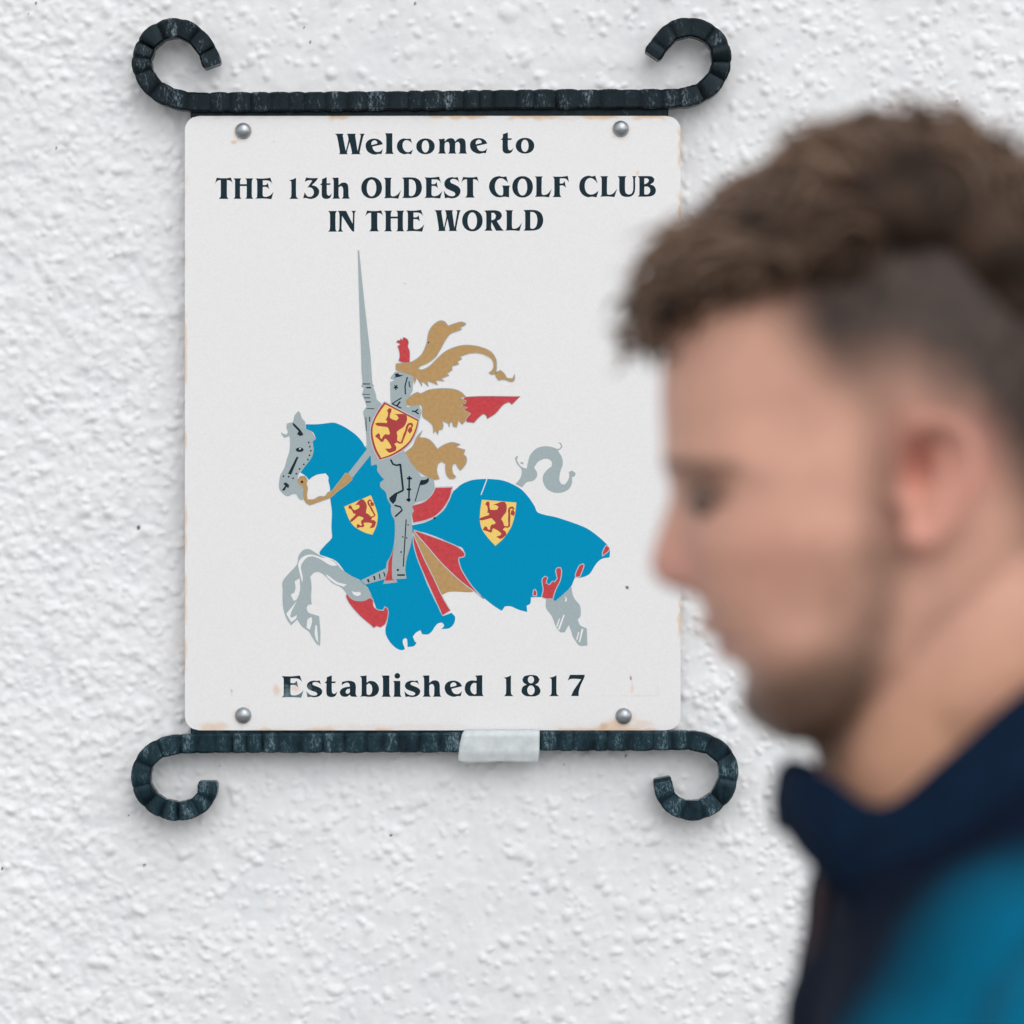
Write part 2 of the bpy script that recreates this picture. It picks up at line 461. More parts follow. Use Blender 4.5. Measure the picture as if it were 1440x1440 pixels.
A1, A1b, A2a, A2b, A2c = T_(460,180,9), T_(600,180,9), T_(295,240,6.857), T_(500,240,6.857), T_(680,240,5.76)
A3, A4a, A4b = T_(450,285,4.3636), T_(390,940,6.261), T_(600,940,6.261)
LINES = [
 [('W',A1,98,480,72,332),('e',A1,487,706,134,337),('l',A1,732,844,66,328),('c',A1,883,1088,132,334),('o',A1,1128,1362,132,332),
  ('m',A1b,138,512,128,324),('e',A1b,548,767,127,326),('t',A1b,936,1100,54,324),('o',A1b,1127,1362,124,324)],
 [('T',A2a,50,222,66,272),('H',A2a,228,420,74,271),('E',A2a,438,615,68,274),('1',A2a,764,856,68,272),('3',A2a,900,1056,66,273),('t',A2a,1062,1180,62,273),('h',A2a,1180,1352,66,270),
  ('O',A2b,55,255,62,268),('L',A2b,272,438,68,270),('D',A2b,448,640,64,264),('E',A2b,662,836,58,268),('S',A2b,850,1012,60,267),('T',A2b,1020,1190,58,260),
  ('G',A2c,44,216,44,217),('O',A2c,232,400,44,218),('L',A2c,415,552,46,216),('F',A2c,558,692,42,214),('C',A2c,775,932,40,217),('L',A2c,944,1082,44,214),('U',A2c,1085,1240,44,213),('B',A2c,1248,1396,43,211)],
 [('I',A3,50,105,51,178),('N',A3,108,222,50,178),('T',A3,278,388,47,176),('H',A3,393,518,49,176),('E',A3,527,640,44,178),('W',A3,702,865,46,174),('O',A3,872,998,44,176),('R',A3,1008,1128,46,172),('L',A3,1136,1240,46,174),('D',A3,1248,1370,44,172)],
 [('E',A4a,35,232,62,258),('s',A4a,255,395,105,254),('t',A4a,415,530,60,253),('a',A4a,550,706,108,250),('b',A4a,725,895,62,250),('l',A4a,918,1000,62,250),('i',A4a,1018,1095,40,250),('s',A4a,1118,1258,105,252),
  ('h',A4a,1278,1445,60,249),('e',A4b,158,312,107,250),('d',A4b,335,502,58,244),('1',A4b,678,765,60,244),('8',A4b,835,1002,57,247),('1',A4b,1078,1166,60,244),('7',A4b,1242,1392,56,243)],
]
def set_glyph(pr, ch, tr, x0, x1, y0, y1):
    if ch == 'i':
        pr.poly([tr(ellipse((x0+x1)/2, y0+25, 25, 25, 18))], 1)
        ch, y0 = 'l', y0 + 70
    loops = G[ch]
    xs = [p[0] for p in loops[0]]; ys = [p[1] for p in loops[0]]
    ax, bx, ay, by = min(xs), max(xs), min(ys), max(ys)
    pr.poly([tr([(x0 + (p[0]-ax)/(bx-ax)*(x1-x0), y0 + (p[1]-ay)/(by-ay)*(y1-y0)) for p in lp]) for lp in loops], 1)

# --- print colours
ink, t, n, b = mat_new('dark_ink')
tc = nd(t, 'ShaderNodeTexCoord')
no = nd(t, 'ShaderNodeTexNoise', Scale=420.0, Detail=5.0)
cr = nd(t, 'ShaderNodeValToRGB')
cr.color_ramp.elements[0].position = 0.3; cr.color_ramp.elements[1].position = 0.75
cr.color_ramp.elements[0].color = (0.006, 0.019, 0.029, 1); cr.color_ramp.elements[1].color = (0.013, 0.034, 0.048, 1)
t.links.new(tc.outputs['Object'], no.inputs['Vector']); t.links.new(no.outputs['Fac'], cr.inputs['Fac'])
# the ink has flaked off the foot of the first letters of the last line
ge = nd(t, 'ShaderNodeNewGeometry')
vs_ = nd(t, 'ShaderNodeVectorMath', operation='SUBTRACT'); vs_.inputs[1].default_value = P(418, 976)
vm_ = nd(t, 'ShaderNodeVectorMath', operation='MULTIPLY'); vm_.inputs[1].default_value = (1, 0, 1.5)
vl_ = nd(t, 'ShaderNodeVectorMath', operation='LENGTH')
t.links.new(ge.outputs['Position'], vs_.inputs[0]); t.links.new(vs_.outputs[0], vm_.inputs[0]); t.links.new(vm_.outputs[0], vl_.inputs[0])
n2 = nd(t, 'ShaderNodeTexNoise', Scale=260.0, Detail=5.0)
t.links.new(tc.outputs['Object'], n2.inputs['Vector'])
ad = nd(t, 'ShaderNodeMath', operation='MULTIPLY_ADD'); ad.inputs[1].default_value = 0.03; 
t.links.new(n2.outputs['Fac'], ad.inputs[0]); t.links.new(vl_.outputs['Value'], ad.inputs[2])
mr = nd(t, 'ShaderNodeMapRange'); mr.inputs['From Min'].default_value = 0.022; mr.inputs['From Max'].default_value = 0.032
mr.inputs['To Min'].default_value = 0.75; mr.inputs['To Max'].default_value = 0.0
t.links.new(ad.outputs[0], mr.inputs['Value'])
mx = nd(t, 'ShaderNodeMix', data_type='RGBA'); mx.inputs['B'].default_value = (0.19, 0.27, 0.29, 1)
t.links.new(mr.outputs[0], mx.inputs['Factor']); t.links.new(cr.outputs['Color'], mx.inputs[6])
mx.inputs[7].default_value = (0.17, 0.25, 0.28, 1)
t.links.new(mx.outputs[2], b.inputs['Base Color'])
b.inputs['Roughness'].default_value = 0.6
b.inputs['Specular IOR Level'].default_value = 0.12
vin = dict(rough=0.6, var=0.05, scale=500, spec=0.04)
M_blue = simple_mat('blue_print', (0.0, 0.275, 0.50), **vin)
M_grey = simple_mat('silver_grey_print', (0.37, 0.44, 0.46), **vin)
M_pale = simple_mat('pale_grey_print', (0.50, 0.55, 0.60), **vin)
M_tan = simple_mat('old_gold_print', (0.48, 0.30, 0.13), spec=0.04, rough=0.6, var=0.08, scale=300)
M_red = simple_mat('red_print', (0.56, 0.065, 0.075), spec=0.04, rough=0.6, var=0.12, scale=300)
M_dred = simple_mat('dark_red_print', (0.42, 0.06, 0.065), **vin)
M_yel = simple_mat('yellow_print', (0.88, 0.62, 0.17), **vin)
M_white = simple_mat('white_print', (0.80, 0.80, 0.81), **vin)

sign = empty('wall_sign', P(609, 1027, SIGN_Y))
tag(sign, 'white enamel sign board with a mounted knight emblem, bolted between iron scroll bars', 'sign')
parts = []
for li in LINES:
    line = empty('lettering', (0, 0, 0))
    for g in li:
        pr = Print(); set_glyph(pr, *g)
        pr.build('letter', ink, line)
    parts.append(line)

# --- the board itself: rounded corners, 3 mm thick, stained front
BL, BR, BT, BB, RC = 260.0, 957.0, 163.0, 1027.0, 20.0
def rounded(u0, u1, v0, v1, r, n=10):
    out = []
    for cx, cy, a0 in ((u1-r, v0+r, -90), (u1-r, v1-r, 0), (u0+r, v1-r, 90), (u0+r, v0+r, 180)):
        for k in range(n + 1):
            a = math.radians(a0 + 90 * k / n)
            out.append((cx + r * math.cos(a), cy + r * math.sin(a)))
    return out
nu, nv = 330, 408
us = np.linspace(BL, BR, nu); vs = np.linspace(BT, BB, nv)
UU, VV = np.meshgrid(us, vs)
# pull the grid's corners onto the rounding: each row is squeezed to the board's width there
dv = np.minimum(VV - BT, BB - VV)
ins = np.where(dv < RC, RC - np.sqrt(np.maximum(RC**2 - (RC - dv)**2, 0)), 0)
UU2 = BL + ins + (UU - BL) / (BR - BL) * (BR - BL - 2 * ins)
s = S_at(SIGN_Y)
wob = 0.00035 * np.sin(UU2 * 0.011 + 1) * np.sin(VV * 0.009)            # the plate is not dead flat
FV = np.stack([(UU2 - 720) * s, np.full_like(UU2, SIGN_Y), CAMZ + (720 - VV) * s], -1).reshape(-1, 3)
gi = np.arange(nu * nv).reshape(nv, nu)
FQ = np.stack([gi[:-1, :-1], gi[1:, :-1], gi[1:, 1:], gi[:-1, 1:]], -1).reshape(-1, 4).tolist()
rim = list(gi[0, :]) + list(gi[1:, -1]) + list(gi[-1, -2::-1]) + list(gi[-2:0:-1, 0])
back0 = len(FV)
BV = FV[rim].copy(); BV[:, 1] += 0.003
m_ = len(rim)
for k in range(m_):
    FQ.append((rim[k], rim[(k + 1) % m_], back0 + (k + 1) % m_, back0 + k))
FQ.append(tuple(back0 + k for k in range(m_)))
FV = np.vstack([FV, BV])
board = mesh_obj('board', FV, FQ)
ub = FV[:, 0] / s + 720; vb = 720 - (FV[:, 2] - CAMZ) / s
colb = np.tile(np.array([0.80, 0.795, 0.805]), (len(FV), 1))
r2 = np.random.default_rng(5)
def vnoise(u, v, sc, seed):
    rr = np.random.default_rng(seed); out = np.zeros_like(u)
    for k in range(14):
        a = rr.random() * 6.28; f = (0.5 + rr.random()) / sc
        out += np.sin((u * math.cos(a) + v * math.sin(a)) * f * 6.28 + rr.random() * 6.28)
    return out / 2.6
def stain(mk, col):
    global colb
    mk = np.clip(mk, 0, 1)[:, None]
    colb = colb * (1 - mk) + np.array(col) * mk
RUST = (0.72, 0.46, 0.25)
nz1, nz2, nz3 = vnoise(ub, vb, 90, 1), vnoise(ub, vb, 25, 2), vnoise(ub, vb, 260, 3)
e_r, e_l, e_t, e_b = BR - ub, ub - BL, vb - BT, BB - vb
stain((1 - sstep(1.2, np.maximum(2.2, 4.5 + 2 * nz2), e_r)) * sstep(-0.3, 1.0, nz1 + 0.4) * 0.75, RUST)
stain((1 - sstep(1.0, np.maximum(2.0, 3.5 + nz2), e_l)) * sstep(-0.2, 1.0, nz1) * 0.7, RUST)
stain((1 - sstep(1.2, np.maximum(2.2, 6 + 2 * nz2), e_t)) * sstep(0.2, 1.2, nz1 + 1.2 * sstep(500, 900, ub) - 0.3) * 0.8, RUST)
stain((1 - sstep(1.0, np.maximum(2.0, 5 + 2 * nz2), e_b)) * sstep(0.2, 1.2, nz1) * 0.6, RUST)
def blot(u, v, ru, rv, k, col=RUST, hard=0.2):
    d = np.hypot((ub - u) / ru, (vb - v) / rv)
    stain((1 - sstep(hard, 1.0, d + 0.12 * nz2)) * k, col)
[blot(u_, v_ + 2, 15, 15, 0.22, hard=0.7) for u_, v_ in ((342, 184), (873, 181), (342, 1006), (877, 1007))]
blot(862, 1022, 38, 14, 0.62); blot(900, 1018, 30, 8, 0.35); blot(300, 1022, 30, 10, 0.5); blot(848, 1020, 10, 8, 0.5, (0.55, 0.30, 0.15))
blot(328, 200, 6, 3.5, 0.8); blot(863, 193, 5, 4, 0.7); blot(896, 243, 3, 4, 0.6); blot(389, 970, 6, 10, 0.55); blot(415, 968, 8, 6, 0.5)
blot(326, 975, 2.8, 7, 0.55); blot(326, 971, 1.6, 3.0, 0.95, (0.10, 0.06, 0.04)); blot(887, 954, 1.7, 4.5, 0.95, (0.10, 0.06, 0.04)); blot(889, 966, 3, 12, 0.4)
blot(882, 826, 3.2, 2.6, 1.0, (0.03, 0.03, 0.03)); blot(733.8, 651.6, 1.8, 1.8, 1.0, (0.04, 0.03, 0.03)); blot(385, 200, 1.4, 1.2, 0.8, (0.1, 0.1, 0.1)); blot(569, 398, 1.5, 1.4, 0.6, (0.2, 0.2, 0.2))
blot(530, 187, 10, 2, 0.3); blot(922, 560, 5, 160, 0.06); blot(540, 1023, 150, 6, 0.18)
# ghost line left by an old sticker
stain(((np.abs(vb - 978) < 1.1) & (ub > 845) & (ub < 928)) * (0.25 + 0.15 * nz2), (0.74, 0.55, 0.42))
stain(((np.abs(ub - 926) < 1.1) & (vb > 962) & (vb < 979)) * 0.2, (0.74, 0.55, 0.42))
stain(sstep(0.0, 1.6, nz3) * 0.10, (0.80, 0.77, 0.74))
set_col(board.data, colb)
board.data.materials.append(attr_mat('white_enamel', rough=0.38, bump=0.12, bscale=700, var=0.03, vscale=600, bdist=0.0005))
parts.append(board)

# --- emblem
emblem = empty('emblem', (0, 0, 0))
pale, grey_line, wht, blk = (Print() for _ in range(4))
class Ink:
    """each outline laid in this colour becomes a piece of the emblem of its own"""
    def __init__(self, mat): self.mat = mat
    def poly(self, loops, layer, name='piece'):
        pr = Print(); pr.poly(loops, layer); pr.build(name, self.mat, emblem)
blue, grey, tan, red, dred, yel = (Ink(m_) for m_ in (M_blue, M_grey, M_tan, M_red, M_dred, M_yel))
BF = [(430,596.7),(448.9,596.4),(467.8,594.2),(474.4,595.6),(486.7,601.7),(500,611),(508.9,620.6),(516.1,631),(545,640),(575,700),(577,735),
 (581,743),(587,783.9),(602.2,825),(622,865.6),(624.1,865.8),(634.8,861.6),(639.9,867.4),(638.6,876.5),(631.8,883.4),(620.3,884.5),(624.1,881.1),(624.1,878),(621,875.3),(615.7,876.8),(611.1,881.9),(608,887),(602,892),(593.6,891.8),(591.3,886),(585.2,889.5),(580.6,894.9),(582.9,901),(585.9,904.3),(582,908.6),(573.2,909.8),(572.9,904),(572.2,898.7),(569.9,897.2),(566.8,899.5),(566.5,904),(569.6,912.4),(565.3,914.4),(557.6,911.7),(549.2,904),(543,893.3),(542,884.2),(545.4,870.4),(545.4,856.7),(530,858),(523.3,839.9),(517.9,827.6),(511.8,821.5),(505,815),(487.5,806.3),(472.5,788.8),(450,780),(449.4,776.3),(457.5,766.3),(466.6,756.3),(466.3,747.5),(466,740),(466.7,720),(464.4,701),(463.9,685.6),(461.7,675.6),(462,671),(457.8,665.6),(446.7,667.2),(438.9,671),(434.4,675),(430,669.4),(422.2,664.4),(431,653.3),(438.9,642),(441,631),(439.4,621),(444.4,617),(440,607.8),(430,602.8)]
BRr = [(578,738.8),(596,735),(611.4,728),(625,716),(632.8,701.4),(637.4,690.7),(640,688.6),(649.6,680.7),(664,675),(684.7,673.5),(703.9,675),(716.7,679),(732.6,687.8),(743.8,699.8),(751.8,711.8),(756.6,720.9),(783.7,727.8),(822,741.4),(838,751.7),(852.4,764.5),(857.5,771.7),(857.2,783.7),(846,786),(838,793.3),(828.5,807.6),(815.7,812.4),(809,811.6),(807.7,814.3),(803,824.7),(790,837.4),(780.6,845.4),(777,842),(763,839.8),(746.7,839.8),(745.7,848.6),(740.6,851.8),(741.4,860.6),(729.4,857.4),(718.3,852.6),(710.3,852.6),(705.5,859),(694.3,851.8),(678.3,839),(664,826.2),(649.6,802.3),(645.6,787.9),(644.8,781.5),(654.4,778.3),(649.6,770.3),(640,766.8),(617.5,756.4),(596,748.8),(578,745)]
blue.poly([smooth_loop(BF)], 2, 'blue_trapper')
blue.poly([smooth_loop(BRr)], 2.2, 'blue_trapper')
def shape(pr, pts, layer, outline=None, ow=1.3, name=None):
    lp = smooth_loop(pts)
    pr.poly([lp], layer, name or {id(red): 'red_lining', id(tan): 'gold_mantling', id(dred): 'shield_border', id(yel): 'shield_field'}[id(pr)])
    if outline is not None: outline.stroke(lp, ow, layer + 0.5, closed=True)
# reds and golds of the trappings
shape(red, Z7([(660,425),(760,460),(900,510),(1050,570),(1110,610),(1140,650),(1125,675),(1085,680),(1080,710),(1110,800),(1200,940),(1310,1060),(1220,990),(1100,900),(930,740),(800,590),(700,475)]), 4, pale)
shape(tan, Z7([(660,440),(720,500),(800,595),(930,745),(1100,905),(1220,990),(1190,1000),(1000,995),(925,1025),(850,860),(760,680),(690,520)]), 3.6)
shape(red, Z7([(655,440),(690,530),(760,690),(850,870),(930,1040),(1005,1170),(930,1215),(860,1060),(770,860),(700,690),(665,560)]), 3.9, pale)
shape(red, Z7([(865,35),(1025,30),(1000,130),(940,230),(860,305),(760,345),(660,365),(645,290),(650,200),(760,165),(830,100)]), 4, pale, 1.8)
shape(red, Z12([(310,95),(360,140),(440,165),(520,135),(555,150),(562,215),(600,245),(650,250),(660,215),(690,240),(690,310),(665,380),(620,410),(585,398),(560,415),(540,395),(440,310),(350,210),(305,130)]), 3, pale, 1.0)
for q in ([(690,565),(705,555),(718,580),(718,615),(685,610)],
          [(760,625),(775,560),(765,470),(790,440),(815,450),(800,500),(830,515),(860,480),(870,495),(900,460),(885,390),(900,365),(930,365),(938,400),(925,480),(890,550),(860,640),(800,640)],
          [(1130,330),(1135,350),(1100,445),(1060,450),(1060,420),(1095,345)], [(1330,165),(1360,190),(1355,215),(1295,265),(1300,220)]):
    shape(red, Z8(q), 3, pale, 1.2)
wht.stroke(Z5([(280,462),(255,530),(228,600)]), 1.3, 3)
# horse: head, fore leg, hind leg, tail
grey.poly([smooth_loop(Z1([(290,300),(310,215),(360,160),(385,200),(400,250),(440,300),(445,385),(520,420),(580,515),(530,550),(550,640),(530,740),(460,840),(370,945),(350,1000),(345,1060),(400,1110),(415,1290),(370,1280),(330,1215),(280,1215),(230,1240),(180,1225),(115,1150),(110,1080),(130,970),(180,880),(210,770),(240,680),(250,560),(245,480),(180,500),(145,460),(140,430),(165,450),(205,460),(225,430),(205,370),(210,320)]))], 4, 'horse_head')
grey.poly([smooth_loop(Z6([(555,325),(490,285),(430,255),(370,270),(320,330),(300,430),(220,520),(140,620),(140,720),(140,860),(155,960),(190,1050),(235,1115),(305,1050),(360,1130),(430,1180),(480,1260),(520,1320),(560,1345),(565,1200),(550,1010),(480,990),(430,970),(410,920),(430,880),(465,880),(460,780),(465,700),(460,620),(450,570),(490,525),(550,515),(620,560),(700,640),(800,690),(860,760),(900,810),(960,840),(1060,840),(1120,810),(1150,810),(1120,730),(1060,660),(1010,610),(900,550),(800,480),(720,390),(640,365)]))], 4, 'fore_leg')
for q in ([(360,640),(345,580),(318,470),(315,410),(360,350),(430,320),(500,325),(570,350),(650,365),(720,400),(755,440),(700,445),(640,420),(560,370),(480,340),(420,350),(370,400),(345,460),(365,570)],
          [(275,620),(330,585),(335,720),(300,820),(265,840),(230,770),(270,745),(285,690)], [(180,985),(300,840),(240,960),(225,1010),(240,1030),(300,1000),(290,1040),(235,1080)],
          [(420,1050),(465,1020),(470,1080),(445,1165),(410,1140)], [(510,1110),(525,1120),(540,1310),(515,1270),(500,1200)], [(620,535),(660,560),(760,630),(860,655),(830,680),(740,650),(650,580)], [(915,730),(950,740),(1015,740),(1020,770),(980,785),(940,770)]):
    wht.poly([smooth_loop(Z6(q))], 5)
grey.poly([smooth_loop(Z8([(800,640),(860,640),(880,660),(940,610),(1025,530),(1035,600),(1060,650),(1100,700),(1105,790),(1080,820),(1100,870),(1160,900),(1165,1050),(1095,1052),(1060,1010),(1035,970),(1020,920),(1000,870),(965,935),(925,935),(885,880),(850,790),(800,720)]))], 1, 'hind_leg')
for q in ([(915,810),(925,815),(900,890),(890,880)], [(955,775),(965,785),(920,915),(905,905)], [(1085,930),(1095,935),(1075,1005),(1065,995)], [(1115,900),(1130,905),(1100,1025),(1088,1015)], [(960,610),(985,635),(980,665),(965,660),(972,635)]):
    wht.poly([smooth_loop(Z8(q))], 5)
grey.poly([smooth_loop(Z5([(530,505),(575,450),(585,380),(545,330),(525,280),(545,255),(555,265),(545,295),(580,350),(630,370),(640,320),(660,250),(720,190),(790,172),(850,178),(900,195),(925,190),(930,165),(905,135),(935,145),(945,180),(920,205),(905,210),(940,270),(948,330),(925,400),(918,470),(935,505),(965,510),(995,470),(1005,430),(1000,400),(1030,385),(1062,410),(1055,435),(1030,445),(1028,500),(1000,550),(940,580),(870,580),(810,550),(775,490),(775,430),(810,380),(850,350),(850,310),(820,285),(780,285),(730,310),(695,360),(720,400),(720,440),(690,475),(630,490),(590,535)]))], 1, 'horse_tail')
# knight: lance and arm, helmet, body and leg, rein
lance = [(503,352),(505,352),(511.9,420),(521,500),(523.8,539.4),(526,542),(524.8,544.3),(528.2,553),(530,562),(535.5,566.7),(545,590),(540,650),(522,655)] + Z1([(1270,720),(1040,1010),(985,950),(1215,655)]) + [(515.6,630.8),(514.6,607.5),(512.6,590),(511,579),(515.6,571.5),(513.6,564.7),(510.7,558),(509.7,553),(511.7,546),(507.8,543.3),(509.7,539.4),(508.3,520),(507.8,500),(505.5,440)]
grey.poly([smooth_loop(lance, corner=40)], 5, 'lance')
grey.poly([smooth_loop(Z10([(510,110),(570,30),(700,30),(800,70),(840,130),(830,220),(825,300),(800,350),(760,430),(740,540),(800,530),(910,500),(950,600),(930,720),(800,760),(600,700),(520,560),(500,180)]), corner=40)], 5, 'helmet')
wht.poly([Z10([(500,130),(560,150),(500,178)])], 6)
body = Z4([(110,700),(160,800),(215,870),(245,930),(245,980),(320,1075),(275,1110),(280,1160),(340,1220),(360,1300),(400,1370)]) + \
       Z7([(455,230),(465,290),(490,340),(490,500),(470,620),(440,690),(420,720),(410,780),(180,890),(220,930),(400,880),(385,925),(515,910),(505,880),(600,875),(590,800),(600,700),(640,560),(655,440),(645,300),(670,250),(650,210),(680,180),(790,140),(850,60)]) + \
       Z4([(890,1150),(880,1080),(830,1050),(740,1040),(640,900),(560,770),(480,700),(300,660)])
grey.poly([smooth_loop(body, corner=40)], 5.3, 'armour')
shape(red, Z7([(490,560),(470,680),(465,800),(470,880),(495,890),(400,895),(430,800),(435,720),(465,650)]), 6)
# crest, plumes, mantling
shape(tan, Z3([(120,515),(120,580),(200,610),(290,640),(310,720),(330,660),(385,740),(375,700),(400,705),(450,745),(440,690),(545,730),(525,685),(612,690),(580,665),(660,635),(640,615),(690,580),(690,540),(760,520),(745,495),(790,465),(770,445),(850,415),(940,405),(1020,425),(1090,470),(1110,530),(1095,580),(1060,605),(1085,625),(1130,620),(1140,560),(1135,470),(1080,390),(960,340),(830,325),(720,345),(620,390),(540,460),(450,545),(380,575),(345,565),(370,540),(440,510),(520,450),(570,370),(620,280),(670,215),(770,175),(790,160),(760,155),(820,125),(830,105),(780,90),(720,105),(650,130),(610,85),(560,80),(490,130),(450,200),(430,310),(380,420),(290,490),(200,505)]), 6, grey_line, 0.9)
shape(tan, Z3([(1130,640),(1135,600),(1180,580),(1215,610),(1245,660),(1300,665),(1325,620),(1320,680),(1290,700),(1210,675),(1160,685)]), 6, grey_line, 0.9)
shape(red, Z9([(520,900),(535,830),(520,730),(500,690),(545,660),(510,640),(485,635),(500,605),(540,600),(555,570),(570,600),(590,555),(640,580),(665,630),(655,690),(680,760),(680,920),(600,930)]), 7, grey_line, 0.7)
shape(red, Z3([(830,850),(1380,845),(1295,930),(1265,905),(1210,930),(1130,1020),(1045,1075),(1030,1040),(1005,1025),(960,1060),(910,1115),(835,1105),(820,1050),(800,1000),(800,960),(790,900)]), 5, grey_line, 0.8)
shape(tan, Z3([(225,930),(220,880),(290,825),(340,800),(370,815),(450,780),(560,765),(700,770),(780,800),(830,850),(770,860),(835,890),(825,920),(770,935),(850,960),(810,985),(880,1020),(840,1060),(820,1100),(790,1130),(755,1090),(735,1160),(700,1150),(690,1110),(670,1110),(660,1155),(645,1120),(590,1095),(600,1140),(590,1180),(555,1190),(545,1235),(520,1195),(500,1220),(490,1140),(440,1090),(390,1050),(385,960),(370,930),(300,945)]), 6, grey_line, 0.9)
shape(tan, Z4([(690,590),(750,525),(720,600),(800,610),(860,650),(920,730),(1000,680),(1090,655),(1180,680),(1130,710),(1235,740),(1215,790),(1250,830),(1240,900),(1180,975),(1150,940),(1130,900),(1100,900),(1085,950),(1100,1010),(1130,1040),(1110,1065),(1060,1070),(1025,1030),(1010,960),(1010,900),(970,875),(930,900),(915,980),(945,1070),(880,1075),(760,1020),(680,960),(610,870),(555,770),(640,700)]), 6, grey_line, 0.9)
shape(tan, Z1([(345,1040),(380,985),(440,985),(470,1040),(460,1080),(475,1140),(465,1200),(470,1280),(550,1280),(620,1240),(690,1240),(730,1190),(780,1170),(850,1080),(900,1020),(950,945),(1010,960),(1040,1030),(960,1100),(840,1190),(760,1260),(680,1290),(600,1320),(500,1355),(450,1320),(415,1250),(410,1130),(360,1090)]), 6, grey_line, 0.7)
# shields with the rampant lion
LION = [(465,575),(490,555),(522,565),(515,610),(500,640),(495,695),(540,720),(590,735),(625,700),(600,660),(560,640),(610,640),(690,640),(740,660),(745,720),(720,790),(690,830),(630,870),(595,900),(605,960),(600,1020),(650,1050),(670,1010),(690,940),(720,870),(735,810),(770,770),(820,770),(835,810),(815,840),(820,880),(785,925),(750,880),(780,830),(805,830),(805,800),(775,800),(755,850),(730,930),(700,1000),(680,1060),(640,1070),(600,1050),(560,1070),(590,1120),(580,1170),(500,1200),(470,1190),(430,1140),(500,1140),(520,1120),(490,1060),(440,1000),(420,1000),(400,1040),(370,1045),(340,1010),(280,960),(330,915),(355,940),(355,980),(380,1000),(400,960),(430,930),(480,940),(500,920),(475,850),(460,830),(320,810),(280,780),(320,765),(450,770),(460,740),(435,725),(460,680),(470,620),(455,600)]
shape(dred, Z10([(418,460),(920,720),(890,870),(810,1040),(690,1160),(510,1260),(345,1310),(260,1150),(215,970),(215,830),(270,680),(350,540)]), 8, pale, 1.6)
shape(yel, Z10([(430,500),(895,740),(860,870),(785,1020),(670,1130),(500,1230),(370,1275),(295,1130),(250,960),(250,830),(300,690),(370,580)]), 9)
dred.poly([smooth_loop(Z10(LION))], 10, 'lion')
def affine3(src, dst):
    A = np.array([[x, y, 1] for x, y in src]); X = np.linalg.solve(A, np.array(dst, float))
    return lambda pts: [tuple(np.array([x, y, 1]) @ X) for x, y in pts]
src3 = [(430, 500), (895, 740), (370, 1275)]
sh2, sh3 = [(85,460),(855,130),(900,1275)], [(235,645),(540,670),(355,1050)]
shape(yel, Z11([(85,460),(855,130),(960,400),(1040,650),(1050,800),(1010,1030),(900,1275),(700,1220),(480,1110),(330,990),(200,780)]), 4)
shape(yel, Z5([(235,643),(540,668),(525,780),(495,880),(430,980),(355,1050),(290,980),(235,900),(218,820),(222,730)]), 4)
dred.poly([smooth_loop(Z11(affine3(src3, sh2)(LION)))], 5, 'lion')
dred.poly([smooth_loop(Z5(affine3(src3, sh3)(LION)))], 5, 'lion')
# black details
BK = 7
def dot(tr, x, y, r, layer=BK): blk.poly([tr(ellipse(x, y, r, r, 10))], layer)
def st(tr, pts, wd, sc): blk.stroke(tr(pts), wd / sc, BK)
blk.poly([smooth_loop(Z1([(285,312),(300,318),(385,405),(420,460),(380,480),(340,455),(360,415),(290,340)]))], BK)
blk.poly([Z1(ellipse(373,652,50,28,16))], BK); wht.poly([Z1(ellipse(377,640,13,9,8))], BK + 1)
blk.poly([Z1([(335,740),(357,745),(265,967),(225,955)])], BK)
blk.poly([smooth_loop(Z1([(165,1080),(200,1065),(240,1100),(230,1140),(205,1120),(185,1165),(150,1170),(155,1155),(190,1110)]))], BK)
for x, y in [(168,988),(234,993),(289,1012),(330,955),(372,895),(425,838),(477,778),(497,722),(514,665),(501,613),(487,560)]: dot(Z1, x, y, 11)
dot(Z1, 403, 1058, 17)
blk.poly([Z10([(565,60),(610,50),(640,75),(695,75),(640,100),(560,115),(580,95)])], BK)
for a in range(5):
    c, s_ = math.cos(a * 1.2566 + 0.3), math.sin(a * 1.2566 + 0.3)
    st(Z10, [(583, 252), (583 + 34 * c, 252 + 38 * s_)], 17, 10.285)
st(Z10, [(750,105),(715,235),(722,355)], 18, 10.285); st(Z10, [(775,165),(775,210),(790,255)], 16, 10.285)
st(Z10, [(665,405),(530,490)], 16, 10.285); st(Z10, [(530,490),(660,555)], 18, 10.285); st(Z10, [(645,460),(595,525)], 24, 10.285)
st(Z10, [(815,595),(860,605),(905,570)], 20, 10.285); st(Z10, [(860,600),(912,640)], 20, 10.285)
for a_, b_, wd in [((100,205),(210,205),14),((155,258),(225,258),20),((95,355),(210,355),9),((125,405),(210,405),12),((145,465),(220,465),15),((160,562),(270,562),10)]: st(Z10, [a_, b_], wd, 10.285)
st(Z10, [(150,685),(155,885)], 11, 10.285); st(Z10, [(203,680),(205,750)], 16, 10.285)
st(Z4, [(395,850),(420,900),(460,915),(505,905)], 20, 8); st(Z4, [(503,900),(535,1190)], 22, 8)
blk.poly([Z4([(380,1280),(440,1230),(545,1180),(540,1205),(470,1240),(450,1320),(420,1350),(385,1310)])], BK)
st(Z4, [(605,1035),(600,1325)], 18, 8); st(Z4, [(578,1062),(635,1062)], 22, 8); st(Z4, [(575,1185),(625,1185)], 22, 8); st(Z4, [(573,1302),(617,1302)], 24, 8)
st(Z4, [(735,1090),(670,1320)], 12, 8)
blk.poly([smooth_loop(Z4([(735,1080),(790,1075),(825,1050),(820,1100),(780,1130),(730,1140)]))], BK)
st(Z7, [(490,200),(545,215),(560,245),(495,305)], 15, 6.5455); st(Z7, [(597,330),(570,765)], 10, 6.5455)
